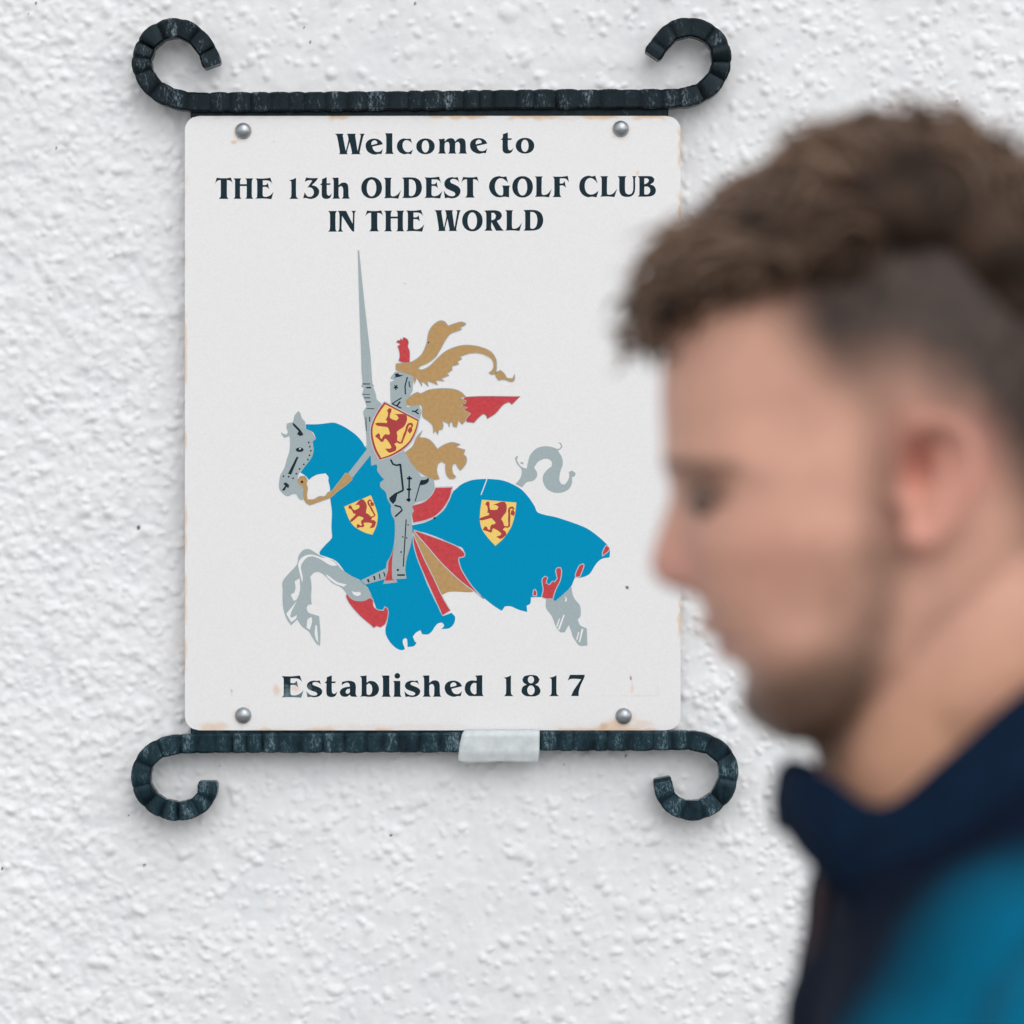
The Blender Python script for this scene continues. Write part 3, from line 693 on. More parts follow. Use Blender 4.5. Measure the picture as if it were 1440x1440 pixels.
for x, y, r in [(615,380,7),(565,490,7),(603,500,7),(550,630,8),(520,795,11),(858,318,10)]: dot(Z7, x, y, r)
st(Z7, [(515,842),(585,842)], 15, 6.5455)
for a_, b_, wd in [((243,880),(255,908),16),((300,850),(309,887),14),((349,830),(357,877),10),((390,815),(403,857),10)]: st(Z7, [a_, b_], wd, 6.5455)
dot(Z3, 452, 300, 8)
for pr, nm, mt in ((pale, 'pale_outline', M_pale), (grey_line, 'grey_outline', M_grey), (wht, 'white_highlight', M_white), (blk, 'black_linework', ink)):
    pr.build(nm, mt, emblem, True)
adopt(sign, emblem)

# --- bolts: domed heads
M_bolt = simple_mat('zinc_bolt', (0.36, 0.39, 0.41), rough=0.36, metal=0.75, var=0.25, scale=140)
dv_, df_ = [], []
NR, NS = 7, 24
R_b, H_b = 0.0075, 0.0052
for i in range(NR):
    a = (math.pi / 2) * i / (NR - 1)
    for k in range(NS):
        th = 2 * math.pi * k / NS
        dv_.append((R_b * math.cos(a) * math.cos(th) if i < NR - 1 else 0.0003 * math.cos(th), -H_b * math.sin(a), R_b * math.cos(a) * math.sin(th) if i < NR - 1 else 0.0003 * math.sin(th)))
for k in range(NS):
    dv_.append((R_b * math.cos(2 * math.pi * k / NS), 0.0004, R_b * math.sin(2 * math.pi * k / NS)))
for i in range(NR - 1):
    for k in range(NS):
        df_.append((i * NS + k, i * NS + (k + 1) % NS, (i + 1) * NS + (k + 1) % NS, (i + 1) * NS + k))
df_.append(tuple((NR - 1) * NS + k for k in range(NS)))
for k in range(NS):
    df_.append((NR * NS + k, NR * NS + (k + 1) % NS, (k + 1) % NS, k))
bolt0 = None
for u, v in ((342, 184), (873, 181), (342, 1006), (877, 1007)):
    if bolt0 is None:
        bolt0 = mesh_obj('bolt', dv_, df_, M_bolt, smooth=True); bo = bolt0
    else:
        bo = bolt0.copy(); COL.objects.link(bo)
    bo.parent = sign
    bo.location = Vector(P(u, v)) - sign.location
adopt(sign, *parts)

# ------------------------------------------------------------------ wrought-iron scroll bars
def iron_mat(name, dark, mid, light, amt):
    """dark gloss paint, chalked and rubbed on the hammered pads (vertex attribute), scuffed by noise; highlights on the pads painted in too"""
    m, t, n, b = mat_new(name)
    tc = nd(t, 'ShaderNodeTexCoord'); at = nd(t, 'ShaderNodeAttribute', attribute_name='Col')
    mp = nd(t, 'ShaderNodeMapping'); mp.inputs['Scale'].default_value = (1.6, 1, 0.7)
    t.links.new(tc.outputs['Object'], mp.inputs['Vector'])
    a = nd(t, 'ShaderNodeTexNoise', Scale=70.0, Detail=5.0, Roughness=0.6)
    c = nd(t, 'ShaderNodeTexNoise', Scale=420.0, Detail=5.0, Roughness=0.7)
    for q in (a, c): t.links.new(mp.outputs[0], q.inputs['Vector'])
    # rubbed and highlit = noise x 1.0 + pad x 0.55
    ma = nd(t, 'ShaderNodeMath', operation='MULTIPLY_ADD'); ma.inputs[1].default_value = 0.24
    t.links.new(at.outputs['Fac'], ma.inputs[0]); t.links.new(a.outputs['Fac'], ma.inputs[2])
    r1 = nd(t, 'ShaderNodeValToRGB')
    r1.color_ramp.elements[0].position = 0.38; r1.color_ramp.elements[1].position = 0.74
    r1.color_ramp.elements[0].color = dark + (1,); r1.color_ramp.elements[1].color = mid + (1,)
    t.links.new(ma.outputs[0], r1.inputs['Fac'])
    m2 = nd(t, 'ShaderNodeMath', operation='MULTIPLY')
    t.links.new(ma.outputs[0], m2.inputs[0]); t.links.new(c.outputs['Fac'], m2.inputs[1])
    mr = nd(t, 'ShaderNodeMapRange')
    mr.inputs['From Min'].default_value = 0.36; mr.inputs['From Max'].default_value = 0.56
    mr.inputs['To Max'].default_value = amt
    t.links.new(m2.outputs[0], mr.inputs['Value'])
    mx = nd(t, 'ShaderNodeMix', data_type='RGBA')
    mx.inputs[7].default_value = light + (1,)
    t.links.new(mr.outputs[0], mx.inputs[0]); t.links.new(r1.outputs['Color'], mx.inputs[6])
    t.links.new(mx.outputs[2], b.inputs['Base Color'])
    rr = nd(t, 'ShaderNodeMapRange'); rr.inputs['To Min'].default_value = 0.16; rr.inputs['To Max'].default_value = 0.42
    t.links.new(c.outputs['Fac'], rr.inputs['Value']); t.links.new(rr.outputs[0], b.inputs['Roughness'])
    b.inputs['Specular IOR Level'].default_value = 0.22
    b.inputs['Specular Tint'].default_value = (0.62, 0.86, 1.0, 1)
    bp = nd(t, 'ShaderNodeBump', Strength=0.4, Distance=0.001)
    t.links.new(c.outputs['Fac'], bp.inputs['Height']); t.links.new(bp.outputs['Normal'], b.inputs['Normal'])
    return m
M_iron_t = iron_mat('black_iron_paint', (0.0015, 0.003, 0.004), (0.007, 0.011, 0.014), (0.24, 0.31, 0.36), 0.85)  # scuffs brightened to stand in for highlights on the iron
M_iron_b = iron_mat('skylit_blue_black_paint', (0.002, 0.006, 0.010), (0.016, 0.038, 0.050), (0.24, 0.33, 0.38), 0.8)  # lighter and bluer for the lower bar, sky light put into its colour

BAR_F = -0.033               # front face of the bars
def bar_mesh(name, path_uv, half_px, mat, seed, pitch=0.0165):
    r = random.Random(seed)
    half = half_px * S_at(BAR_F)
    yc = BAR_F + half
    pts = np.array([[P(u, v, BAR_F)[0], P(u, v, BAR_F)[2]] for u, v in path_uv])
    pts = catmull(pts, 14)
    d = np.r_[0, np.cumsum(np.hypot(*np.diff(pts, axis=0).T))]
    L = d[-1]
    n = int(L / 0.0016)
    sN = np.linspace(0, L, n)
    X = np.interp(sN, d, pts[:, 0]); Zc = np.interp(sN, d, pts[:, 1])
    # hammer blows at uneven spacing: shallow facets, ridges between them
    cuts, q = [-0.004], 0
    while q < L + 0.02:
        q += pitch * r.uniform(0.75, 1.3); cuts.append(q)
    depth = [r.uniform(0.5, 1.0) for _ in cuts]; tilt = [r.uniform(-1, 1) for _ in cuts]
    wk = [r.uniform(0.1, 1.0) for _ in cuts]
    wear_glint = []
    verts, faces = [], []
    ch = 0.20
    sec = [(-1, -1 + ch), (-1 + ch, -1), (0, -1), (1 - ch, -1), (1, -1 + ch), (1, 0), (1, 1 - ch), (1 - ch, 1), (0, 1.0), (-1 + ch, 1), (-1, 1 - ch), (-1, 0)]   # (across, depth)
    m = len(sec)
    for i in range(n):
        k = max(0, np.searchsorted(cuts, sN[i]) - 1)
        k = min(k, len(cuts) - 2)
        w_ = (sN[i] - cuts[k]) / (cuts[k + 1] - cuts[k])
        f = 1 - abs(2 * w_ - 1) ** 3.4                      # 0 at the groove, 1 on the pad
        sc = 0.90 + 0.115 * f * depth[k]
        fr = 0.80 + 0.20 * f * depth[k] + 0.22 * tilt[k] * (w_ - 0.5)
        end = min(1.0, (sN[i] + 0.0016) / 0.004, (L - sN[i] + 0.0016) / 0.004)
        sc *= 0.72 + 0.28 * end
        a, c = max(i - 1, 0), min(i + 1, n - 1)
        tx, tz = X[c] - X[a], Zc[c] - Zc[a]
        tl = math.hypot(tx, tz); tx /= tl; tz /= tl
        nx_, nz_ = -tz, tx
        for (p, e) in sec:
            jig = 0.00014 * r.uniform(-1, 1)
            wear_glint.append(max(0.0, f ** 1.5 * wk[k]))  # pads paler from rubbing, with highlights put into the colour as well
            verts.append((X[i] + nx_ * (p * half * sc + jig), yc + e * half * (fr if e < 0 else 1.0), Zc[i] + nz_ * (p * half * sc + jig)))
    for i in range(n - 1):
        for k in range(m):
            faces.append((i * m + k, i * m + (k + 1) % m, (i + 1) * m + (k + 1) % m, (i + 1) * m + k))
    faces.append(tuple(range(m))[::-1])
    faces.append(tuple((n - 1) * m + k for k in range(m)))
    ob = mesh_obj(name, verts, faces, mat, smooth=True)
    import bmesh
    bm = bmesh.new(); bm.from_mesh(ob.data); bmesh.ops.recalc_face_normals(bm, faces=bm.faces); bm.to_mesh(ob.data); bm.free()
    set_col(ob.data, np.repeat(np.array(wear_glint)[:, None], 3, 1))
    ob.data.set_sharp_from_angle(angle=math.radians(34))
    return ob

def box(name, u0, u1, v0, v1, y0, y1, mat):
    a, c = P(u0, v0, y0), P(u1, v1, y0)
    x0, x1, z0, z1 = a[0], c[0], c[2], a[2]
    vs = [(x0,y0,z0),(x1,y0,z0),(x1,y1,z0),(x0,y1,z0),(x0,y0,z1),(x1,y0,z1),(x1,y1,z1),(x0,y1,z1)]
    fs = [(0,1,5,4),(1,2,6,5),(2,3,7,6),(3,0,4,7),(4,5,6,7),(3,2,1,0)]
    return mesh_obj(name, vs, fs, mat)

t1 = lambda x, y: (160 + x / 3.1304, y / 3.1304)
t2 = lambda x, y: (600 + x / 3.1304, y / 3.1304)
b1 = lambda x, y: (160 + x / 3.1304, 920 + y / 3.1304)
b2 = lambda x, y: (600 + x / 3.1304, 920 + y / 3.1304)
top_path = [t1(*p) for p in [(434,290),(405,215),(352,152),(285,122),(215,132),(152,180),(122,262),(136,330),(182,390),(255,428),(345,446),(470,448),(800,446),(1440,440)]] + \
           [t2(*p) for p in [(400,436),(900,434),(1050,433),(1160,422),(1240,382),(1288,315),(1298,245),(1275,175),(1215,130),(1150,118),(1080,138),(1030,190),(992,245)]]
bot_path = [b1(*p) for p in [(412,560),(408,615),(372,665),(310,690),(245,688),(180,660),(132,605),(118,540),(135,475),(185,425),(255,402),(340,395),(500,393),(900,392),(1440,390)]] + \
           [b2(*p) for p in [(400,384),(800,383),(1050,382),(1170,382),(1260,408),(1315,460),(1330,530),(1305,610),(1250,665),(1175,690),(1100,672),(1055,625),(1036,545)]]
def bracket(label, path, mat, strip_v, pin_v, seed):
    root = empty('scroll_bar', P(612, pin_v, -0.02))
    tag(root, label, 'iron bracket', 'iron scroll bars holding the sign')
    bar = bar_mesh('bar', path, 14.0, mat, seed)
    ps = [bar, box('backing_strip', 268, 940, strip_v[0], strip_v[1], -0.0255, -0.0205, mat)]
    for u in (330, 885):
        pv, pf = [], []
        c = P(u, pin_v, -0.02)
        for j, yy in enumerate((-0.022, 0.012)):
            for k in range(10):
                a = 2 * math.pi * k / 10
                pv.append((c[0] + 0.005 * math.cos(a), yy, c[2] + 0.005 * math.sin(a)))
        for k in range(10): pf.append((k, (k + 1) % 10, 10 + (k + 1) % 10, 10 + k))
        pf += [tuple(range(10))[::-1], tuple(range(10, 20))]
        ps.append(mesh_obj('wall_pin', pv, pf, mat))
    adopt(root, *ps)
    return root
bracket('black hammered iron bar with upturned scroll ends along the top of the sign', top_path, M_iron_t, (137, 168), 142, 3)
bracket('blue-black hammered iron bar with downturned scroll ends, tape stuck on it, below the sign', bot_path, M_iron_b, (1022, 1050), 1046, 4)

# ------------------------------------------------------------------ strip of tape on the lower bar
m, t, n, b = mat_new('frosted_tape')
b.inputs['Base Color'].default_value = (0.74, 0.79, 0.81, 1)
b.inputs['Roughness'].default_value = 0.42
tr_ = nd(t, 'ShaderNodeBsdfTransparent'); mxs = nd(t, 'ShaderNodeMixShader')
tc = nd(t, 'ShaderNodeTexCoord'); no = nd(t, 'ShaderNodeTexNoise', Scale=120.0, Detail=4.0)
mr = nd(t, 'ShaderNodeMapRange'); mr.inputs['To Min'].default_value = 0.50; mr.inputs['To Max'].default_value = 0.95
t.links.new(tc.outputs['Object'], no.inputs['Vector']); t.links.new(no.outputs['Fac'], mr.inputs['Value'])
t.links.new(mr.outputs[0], mxs.inputs['Fac']); t.links.new(tr_.outputs[0], mxs.inputs[1]); t.links.new(b.outputs[0], mxs.inputs[2])
t.links.new(mxs.outputs[0], n['Material Output'].inputs['Surface'])
tv, tf = [], []
nU, nV = 26, 14
rt = random.Random(2)
for j in range(nV):
    q = j / (nV - 1)
    uL = np.interp(q, [0, 0.1, 0.5, 0.93, 1], [655, 650, 646, 644, 650]); uR = np.interp(q, [0, 0.7, 1], [759, 758.5, 756])
    vv = 1026 + q * 46.5
    for i in range(nU):
        p = i / (nU - 1)
        y = -0.0342 - 0.0004 * math.sin(p * 17) * math.sin(q * 6) - 0.0003 * rt.random()
        if vv > 1058: y += 0.00022 * (vv - 1058)            # the free edge folds back under the bar
        if vv < 1031: y += 0.0012 * (1031 - vv) / 1.0 * 1.1
        v2 = vv + (0.8 * math.sin(p * 9) - 1.0 * p if j == nV - 1 else 0)
        tv.append(P(uL + (uR - uL) * p, v2, y))
for j in range(nV - 1):
    for i in range(nU - 1):
        a = j * nU + i
        tf.append((a, a + nU, a + nU + 1, a + 1))
tape = mesh_obj('tape', tv, tf, m, smooth=True)
so = tape.modifiers.new('thickness', 'SOLIDIFY'); so.thickness = 0.00025; so.offset = 1
tag(tape, 'torn strip of frosted white tape stuck across the lower iron bar', 'tape')

# ------------------------------------------------------------------ the man walking past
HS = 0.0003                                  # metres per photo pixel on the man's mid-plane
YH = CAMY + FOCUS * HS / MM                  # his mid-plane
def hx(u): return (u - 720) * HS
def hz(v): return CAMZ + (720 - v) * HS

def remesh(parts, voxel, name, smooth_it=4, fac=0.5):
    vs, fs, o = [], [], 0
    for v, f in parts:
        vs += [tuple(map(float, p)) for p in v]; fs += [tuple(int(i) + o for i in q) for q in f]; o = len(vs)
    me = bpy.data.meshes.new(name + '_src'); me.from_pydata(vs, [], fs); me.update()
    import bmesh
    bm = bmesh.new(); bm.from_mesh(me); bmesh.ops.recalc_face_normals(bm, faces=bm.faces); bm.to_mesh(me); bm.free()
    ob = bpy.data.objects.new(name + '_src', me); COL.objects.link(ob)
    r = ob.modifiers.new('r', 'REMESH'); r.mode = 'VOXEL'; r.voxel_size = voxel
    if smooth_it:
        s_ = ob.modifiers.new('s', 'SMOOTH'); s_.iterations = smooth_it; s_.factor = fac
    dg = bpy.context.evaluated_depsgraph_get()
    out = bpy.data.meshes.new_from_object(ob.evaluated_get(dg))
    bpy.data.objects.remove(ob); bpy.data.meshes.remove(me)
    out.name = name
    out.polygons.foreach_set('use_smooth', [True] * len(out.polygons))
    return out

def tube(pts, radii, ns=18, sub=5, flat=(1.0, 1.0), up=(0, 1, 0)):
    """closed tapering tube with rounded ends; flat squeezes (across up, along up)"""
    pts = np.array(pts, float); radii = np.array(radii, float)
    P_ = catmull(np.c_[pts, radii], sub) if len(pts) > 2 else np.array([np.r_[pts[0], radii[0]] * (1 - t) + np.r_[pts[1], radii[1]] * t for t in np.linspace(0, 1, sub + 1)])
    d0 = P_[0, :3] - P_[1, :3]; d0 /= np.linalg.norm(d0)
    d1 = P_[-1, :3] - P_[-2, :3]; d1 /= np.linalg.norm(d1)
    caps0 = [np.r_[P_[0, :3] + d0 * P_[0, 3] * math.sin(a), P_[0, 3] * math.cos(a)] for a in (1.45, 1.1, 0.6)]
    caps1 = [np.r_[P_[-1, :3] + d1 * P_[-1, 3] * math.sin(a), P_[-1, 3] * math.cos(a)] for a in (0.6, 1.1, 1.45)]
    A = np.array(caps0 + list(P_) + caps1)
    up = np.array(up, float)
    vs, fs = [], []
    n = len(A)
    for i in range(n):
        t = A[min(i + 1, n - 1), :3] - A[max(i - 1, 0), :3]; t /= np.linalg.norm(t)
        a = np.cross(t, up); a /= np.linalg.norm(a); c = np.cross(a, t)
        for k in range(ns):
            th = 2 * math.pi * k / ns
            vs.append(A[i, :3] + A[i, 3] * (a * math.cos(th) * flat[0] + c * math.sin(th) * flat[1]))
    for i in range(n - 1):
        for k in range(ns):
            fs.append((i * ns + k, i * ns + (k + 1) % ns, (i + 1) * ns + (k + 1) % ns, (i + 1) * ns + k))
    fs.append(tuple(range(ns))); fs.append(tuple((n - 1) * ns + k for k in range(ns))[::-1])
    return vs, fs

def ball(c, r, nr=12, ns=20):
    vs, fs = [], []
    for i in range(nr + 1):
        a = math.pi * (i + 0.02) / (nr + 0.04)
        for k in range(ns):
            th = 2 * math.pi * k / ns
            vs.append((c[0] + r[0] * math.sin(a) * math.cos(th), c[1] + r[1] * math.sin(a) * math.sin(th), c[2] + r[2] * math.cos(a)))
    for i in range(nr):
        for k in range(ns):
            fs.append((i * ns + k, i * ns + (k + 1) % ns, (i + 1) * ns + (k + 1) % ns, (i + 1) * ns + k))
    fs.append(tuple(range(ns))); fs.append(tuple(nr * ns + k for k in range(ns))[::-1])
    return vs, fs

def ringloft(rows, ns=48, e=2.0):
    """rows of (z, cx, front, back, half width): closed loft of ovals round the man's mid-plane"""
    vs, fs = [], []
    for (z, cx, fr, bk, hw) in rows:
        for k in range(ns):
            th = 2 * math.pi * k / ns
            c, s_ = math.cos(th), math.sin(th)
            c2 = math.copysign(abs(c) ** (2 / e), c); s2 = math.copysign(abs(s_) ** (2 / e), s_)
            vs.append((cx - fr * c2 if c > 0 else cx - bk * c2, YH + hw * s2, z))
    n = len(rows)
    for i in range(n - 1):
        for k in range(ns):
            fs.append((i * ns + k, i * ns + (k + 1) % ns, (i + 1) * ns + (k + 1) % ns, (i + 1) * ns + k))
    fs.append(tuple(range(ns))); fs.append(tuple((n - 1) * ns + k for k in range(ns))[::-1])
    return vs, fs

# --- head: stacked ovals following the profile, then the features pushed out of the surface
prof = np.array([  # v, front u, back u, centre u, half width (m)
 (236,1225,1275,1250,.006),(242,1185,1320,1255,.019),(255,1125,1385,1265,.034),(280,1058,1440,1275,.048),(330,992,1500,1290,.062),(400,948,1542,1300,.071),(480,933,1560,1305,.0755),(560,931,1563,1310,.0770),
 (620,934,1556,1312,.0768),(660,936,1548,1312,.0762),(690,952,1538,1312,.0755),(740,958,1515,1310,.0735),(800,966,1470,1295,.0700),(840,976,1430,1275,.0675),(880,998,1370,1240,.0635),
 (930,1033,1330,1200,.0590),(965,1043,1275,1172,.0545),(995,1047,1232,1152,.0485),(1018,1060,1202,1138,.040),(1034,1080,1176,1128,.030),(1044,1104,1158,1125,.016)])
prof[:, 1] -= np.interp(prof[:, 0], [236, 300, 815, 875, 1000], [0, 1, 2, 0, 0])
vv = np.linspace(236, 1044, 150)
rows = []
for v in vv:
    f, bk, c, w_ = (np.interp(v, prof[:, 0], prof[:, k]) for k in (1, 2, 3, 4))
    rows.append((hz(v), hx(c), (c - f) * HS, (bk - c) * HS, w_))
hv, hf = ringloft(rows, 128, 2.25)
hv = np.array(hv)
U = hv[:, 0] / HS + 720; W = 720 - (hv[:, 2] - CAMZ) / HS; Yl = hv[:, 1] - YH; aY = np.abs(Yl)
front = 1 - sstep(1080, 1180, U)
def gz(v0, sv): return np.exp(-((W - v0) / sv) ** 2)
def gy(y0, sy): return np.exp(-((aY - y0) / sy) ** 2)
nose_amt = np.interp(W, [668, 690, 720, 750, 780, 800, 814, 826, 838], [0, 8, 20, 34, 47, 51, 48, 34, 0])
nose_w = np.interp(W, [668, 700, 760, 800, 838], [.010, .0085, .0115, .0150, .0165])
dU = -nose_amt * np.exp(-(aY / nose_w) ** 2.4) * front
dU += -7 * gz(652, 18) * gy(.024, .022) * front                     # brow ridge
dU += 30 * gz(694, 22) * gy(.030, .014) * front                     # eye sockets
dU += -15 * gz(700, 14) * gy(.031, .012) * front                    # lids
dU += -8 * gz(768, 34) * gy(.044, .018) * front                     # cheek bones
dU += -24 * gz(886, 11) * gy(0, .023) * front - 22 * gz(920, 11) * gy(0, .021) * front + 9 * gz(850, 12) * gy(0, .016) * front    # lips
dU += 26 * gz(903, 7) * gy(0, .026) * front + 16 * gz(947, 12) * gy(0, .020) * front
dU += -9 * gz(998, 22) * gy(0, .018) * front                        # chin
hv[:, 0] += dU * HS
hv[:, 1] += np.sign(Yl) * (0.003 * gz(760, 40) * np.exp(-((U - 1120) / 70) ** 2) - 0.004 * gz(600, 60) * np.exp(-((U - 1080) / 60) ** 2) - 0.003 * gz(860, 40) * np.exp(-((U - 1120) / 60) ** 2))

def ear(sgn):
    y0 = YH + sgn * 0.0735
    s_ = 0.000286 if sgn < 0 else 0.000312
    ex = lambda u: (1250 + (u - 1250) * 1.28 - 720) * 0.000286
    ez = lambda v: CAMZ + (720 - v) * 0.000286
    out = []
    def E(u, v, o): return (ex(u), y0 + sgn * (o * 1.25), ez(v))
    rim = [E(1258,690,.006), E(1252,640,.010), E(1262,606,.013), E(1290,592,.016), E(1320,606,.018), E(1332,645,.018), E(1326,690,.016), E(1312,730,.013), E(1290,760,.010)]
    out.append(tube(rim, [.0038,.0042,.0045,.005,.005,.005,.0048,.0045,.005], 10, 4))
    out.append(tube([E(1318,640,.006), E(1310,690,.006), E(1296,735,.006)], [.009,.010,.008], 14, 4, (1.0, 0.55)))   # back shell
    out.append(tube([E(1290,612,.009), E(1304,640,.012), E(1306,680,.012), E(1292,716,.010)], [.004,.0045,.0045,.004], 10, 4))   # antihelix
    out.append(tube([E(1256,690,.004), E(1262,706,.006)], [.0055,.0055], 10, 4))                                        # tragus
    out.append(tube([E(1284,742,.006), E(1278,760,.007), E(1272,768,.005)], [.009,.0085,.006], 12, 4, (1.0, 0.6)))       # lobe
    out.append(tube([E(1300,650,-.004), E(1295,700,-.004)], [.012,.012], 14, 4))
    return out

def limb_hand(side, wrist, drop):
    """relaxed hand below the wrist: palm and five bent fingers"""
    wx, wy, wz = wrist
    out = [tube([(wx, wy, wz + .03), (wx - .004, wy, wz - .03), (wx - .014, wy, wz - .085)], [.027, .034, .038], 16, 4, (1.0, 0.42), up=(0, 1, 0))]
    for k, (dx, ln, r) in enumerate(((-.046, .068, .0085), (-.024, .080, .0090), (-.002, .074, .0088), (.017, .058, .0078))):
        bx, bz = wx - .002 + dx + .012, wz - .088 + abs(dx + .015) * 0.2
        inn = -side
        out.append(tube([(bx + .002, wy, bz + .02), (bx, wy + inn * .004, bz - ln * .42), (bx + .004, wy + inn * .016, bz - ln * .74), (bx + .010, wy + inn * .030, bz - ln * .97)], [r * 1.05, r, r * .92, r * .75], 10, 4))
    out.append(tube([(wx - .026, wy, wz - .012), (wx - .052, wy - side * .012, wz - .048), (wx - .060, wy - side * .020, wz - .078), (wx - .058, wy - side * .024, wz - .098)], [.013, .0115, .010, .008], 10, 4))
    return out

neck = [tube([(hx(1325), YH, hz(800)), (hx(1314), YH, hz(910)), (hx(1320), YH, hz(1010)), (hx(1360), YH, hz(1150)), (hx(1440), YH, hz(1300))], [.064, .060, .055, .054, .048], 28, 5, (1.0, 0.98))]
neck.append(tube([(hx(1372), YH, hz(745)), (hx(1362), YH, hz(860)), (hx(1358), YH, hz(985))], [.055, .056, .053], 28, 5, (1.0, 1.13)))
torso_core = [ringloft([(1.47, .235, .06, .07, .10), (1.40, .240, .09, .10, .165), (1.25, .24, .10, .10, .17), (1.05, .245, .09, .095, .15), (.92, .25, .10, .11, .16), (.84, .25, .08, .09, .13)], 32)]
SH = [(-1, (.245, 1.455)), (1, (.245, 1.455))]
arms, hands, sleeves = [], [], []
ELB = {-1: (.285, 1.165), 1: (.235, 1.165)}
WR = {-1: (.215, .915), 1: (.155, .925)}
for sd in (-1, 1):
    sh = (.245, YH + sd * .185, 1.435); elb = (ELB[sd][0], YH + sd * .252, ELB[sd][1]); wr = (WR[sd][0], YH + sd * .262, WR[sd][1])
    arms.append(tube([sh, ((sh[0]+elb[0])/2, (sh[1]+elb[1])/2 + sd*.008, (sh[2]+elb[2])/2), elb, ((wr[0]+elb[0])/2, (wr[1]+elb[1])/2, (wr[2]+elb[2])/2), wr], [.05, .046, .04, .037, .027], 16, 5))
    hands += limb_hand(sd, wr, 0)
    sleeves.append(tube([(.240, YH + sd * .150, 1.445), (.247, YH + sd * .195, 1.425), ((sh[0]+elb[0])/2 + .002, (sh[1]+elb[1])/2 + sd*.014, (sh[2]+elb[2])/2), elb, ((wr[0]+elb[0])/2, (wr[1]+elb[1])/2, (wr[2]+elb[2])/2), (wr[0], wr[1], wr[2] + .012)], [.072, .078, .066, .060, .053, .041], 26, 6))
LEG = {-1: [(.25, .09, .90), (.185, .095, .50), (.17, .095, .10)], 1: [(.25, .09, .90), (.27, .095, .49), (.40, .095, .13)]}
legs, trous, shoes = [], [], []
for sd in (-1, 1):
    L_ = [(x, YH + sd * y, z) for x, y, z in LEG[sd]]
    mid1 = tuple((np.array(L_[0]) + L_[1]) / 2 + np.array((-.012, 0, 0))); mid2 = tuple((np.array(L_[1]) * .6 + np.array(L_[2]) * .4) + np.array((.018, 0, 0)))
    legs.append(tube([L_[0], mid1, L_[1], mid2, L_[2]], [.082, .074, .053, .050, .036], 18, 5))
    legs.append(tube([(L_[2][0] + .02, L_[2][1], .05), (L_[2][0] - .06, L_[2][1], .04), (L_[2][0] - .15, L_[2][1], .035)], [.034, .034, .026], 14, 4))
    trous.append(tube([(L_[0][0], L_[0][1], .93), mid1, L_[1], mid2, (L_[2][0] + .005, L_[2][1], .075)], [.108, .096, .076, .070, .062], 24, 6))
body_me = remesh([(hv, hf)] + ear(-1) + ear(1) + neck + torso_core + arms + hands + legs, 0.0027, 'body', 2, 0.5)
bv = verts_np(body_me)
U = bv[:, 0] / HS + 720; W = 720 - (bv[:, 2] - CAMZ) / HS; Yl = np.abs(bv[:, 1] - YH)
skin = np.tile(np.array([0.735, 0.405, 0.300]), (len(bv), 1))
def mixc(mk, col):
    global skin
    mk = np.clip(mk, 0, 1)[:, None]
    skin = skin * (1 - mk) + np.array(col) * mk
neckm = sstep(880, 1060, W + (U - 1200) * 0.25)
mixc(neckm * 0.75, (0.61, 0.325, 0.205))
def nzc(sc, seed):
    rr = np.random.default_rng(seed); o = np.zeros(len(bv))
    for k in range(16):
        kx = rr.standard_normal(3); kx *= (0.6 + 0.8 * rr.random()) / sc * 6.28 / np.linalg.norm(kx)
        o += np.sin(bv @ kx + rr.random() * 6.28)
    return o / 2.83
nA, nB = nzc(0.03, 1), nzc(0.008, 2)
mixc(0.25 * sstep(0, 1.5, nA), (0.64, 0.34, 0.27))
mixc(np.exp(-((U - 955) / 50) ** 2 - ((W - 795) / 45) ** 2) * (Yl < .03) * 0.6, (0.60, 0.28, 0.24))      # nose
mixc(np.exp(-((U - 1080) / 70) ** 2 - ((W - 790) / 60) ** 2) * 0.5, (0.68, 0.32, 0.24))                    # cheek
earm = (Yl > .0745) * sstep(1215, 1235, U) * (1 - sstep(1365, 1390, U)) * sstep(570, 600, W) * (1 - sstep(775, 800, W))
mixc(earm * 0.75, (0.78, 0.36, 0.28))
mixc(np.exp(-((U - 1262) / 24) ** 2 - ((W - 645) / 26) ** 2) * (Yl > .06) * 0.7, (0.48, 0.14, 0.10))
mixc(np.exp(-((U - 1005) / 30) ** 2 - ((W - 903) / 13) ** 2) * (Yl < .026) * 0.8, (0.46, 0.17, 0.15))      # lips
HAIRC = (0.025, 0.016, 0.012)
# clipped sides: dense under the long top, thinning to skin above the ear and at the nape
edge_u = np.interp(W, [380, 430, 480, 540, 600, 640, 700], [1040, 1058, 1072, 1105, 1165, 1200, 1222])
dens_v = np.interp(U, [1050, 1150, 1250, 1340, 1420, 1520], [585, 610, 590, 650, 770, 880])
fade = (1 - sstep(-150, 75, W - dens_v)) * sstep(-35, 85, U - edge_u) * (W < 900)
mixc(fade * (0.975 + 0.02 * nB), HAIRC)
mixc((1 - sstep(-15, 15, W - np.interp(U, [930, 980, 1040, 1070, 1110, 1200], [425, 412, 412, 420, 400, 370]))) * 0.95, HAIRC)                                            # scalp under the curls
side = sstep(1165, 1205, U) * (1 - sstep(1235, 1255, U)) * sstep(540, 600, W) * (1 - sstep(760, 850, W)) * (Yl > .05)
mixc(side * 0.30, HAIRC)                                                                                       # sideburn
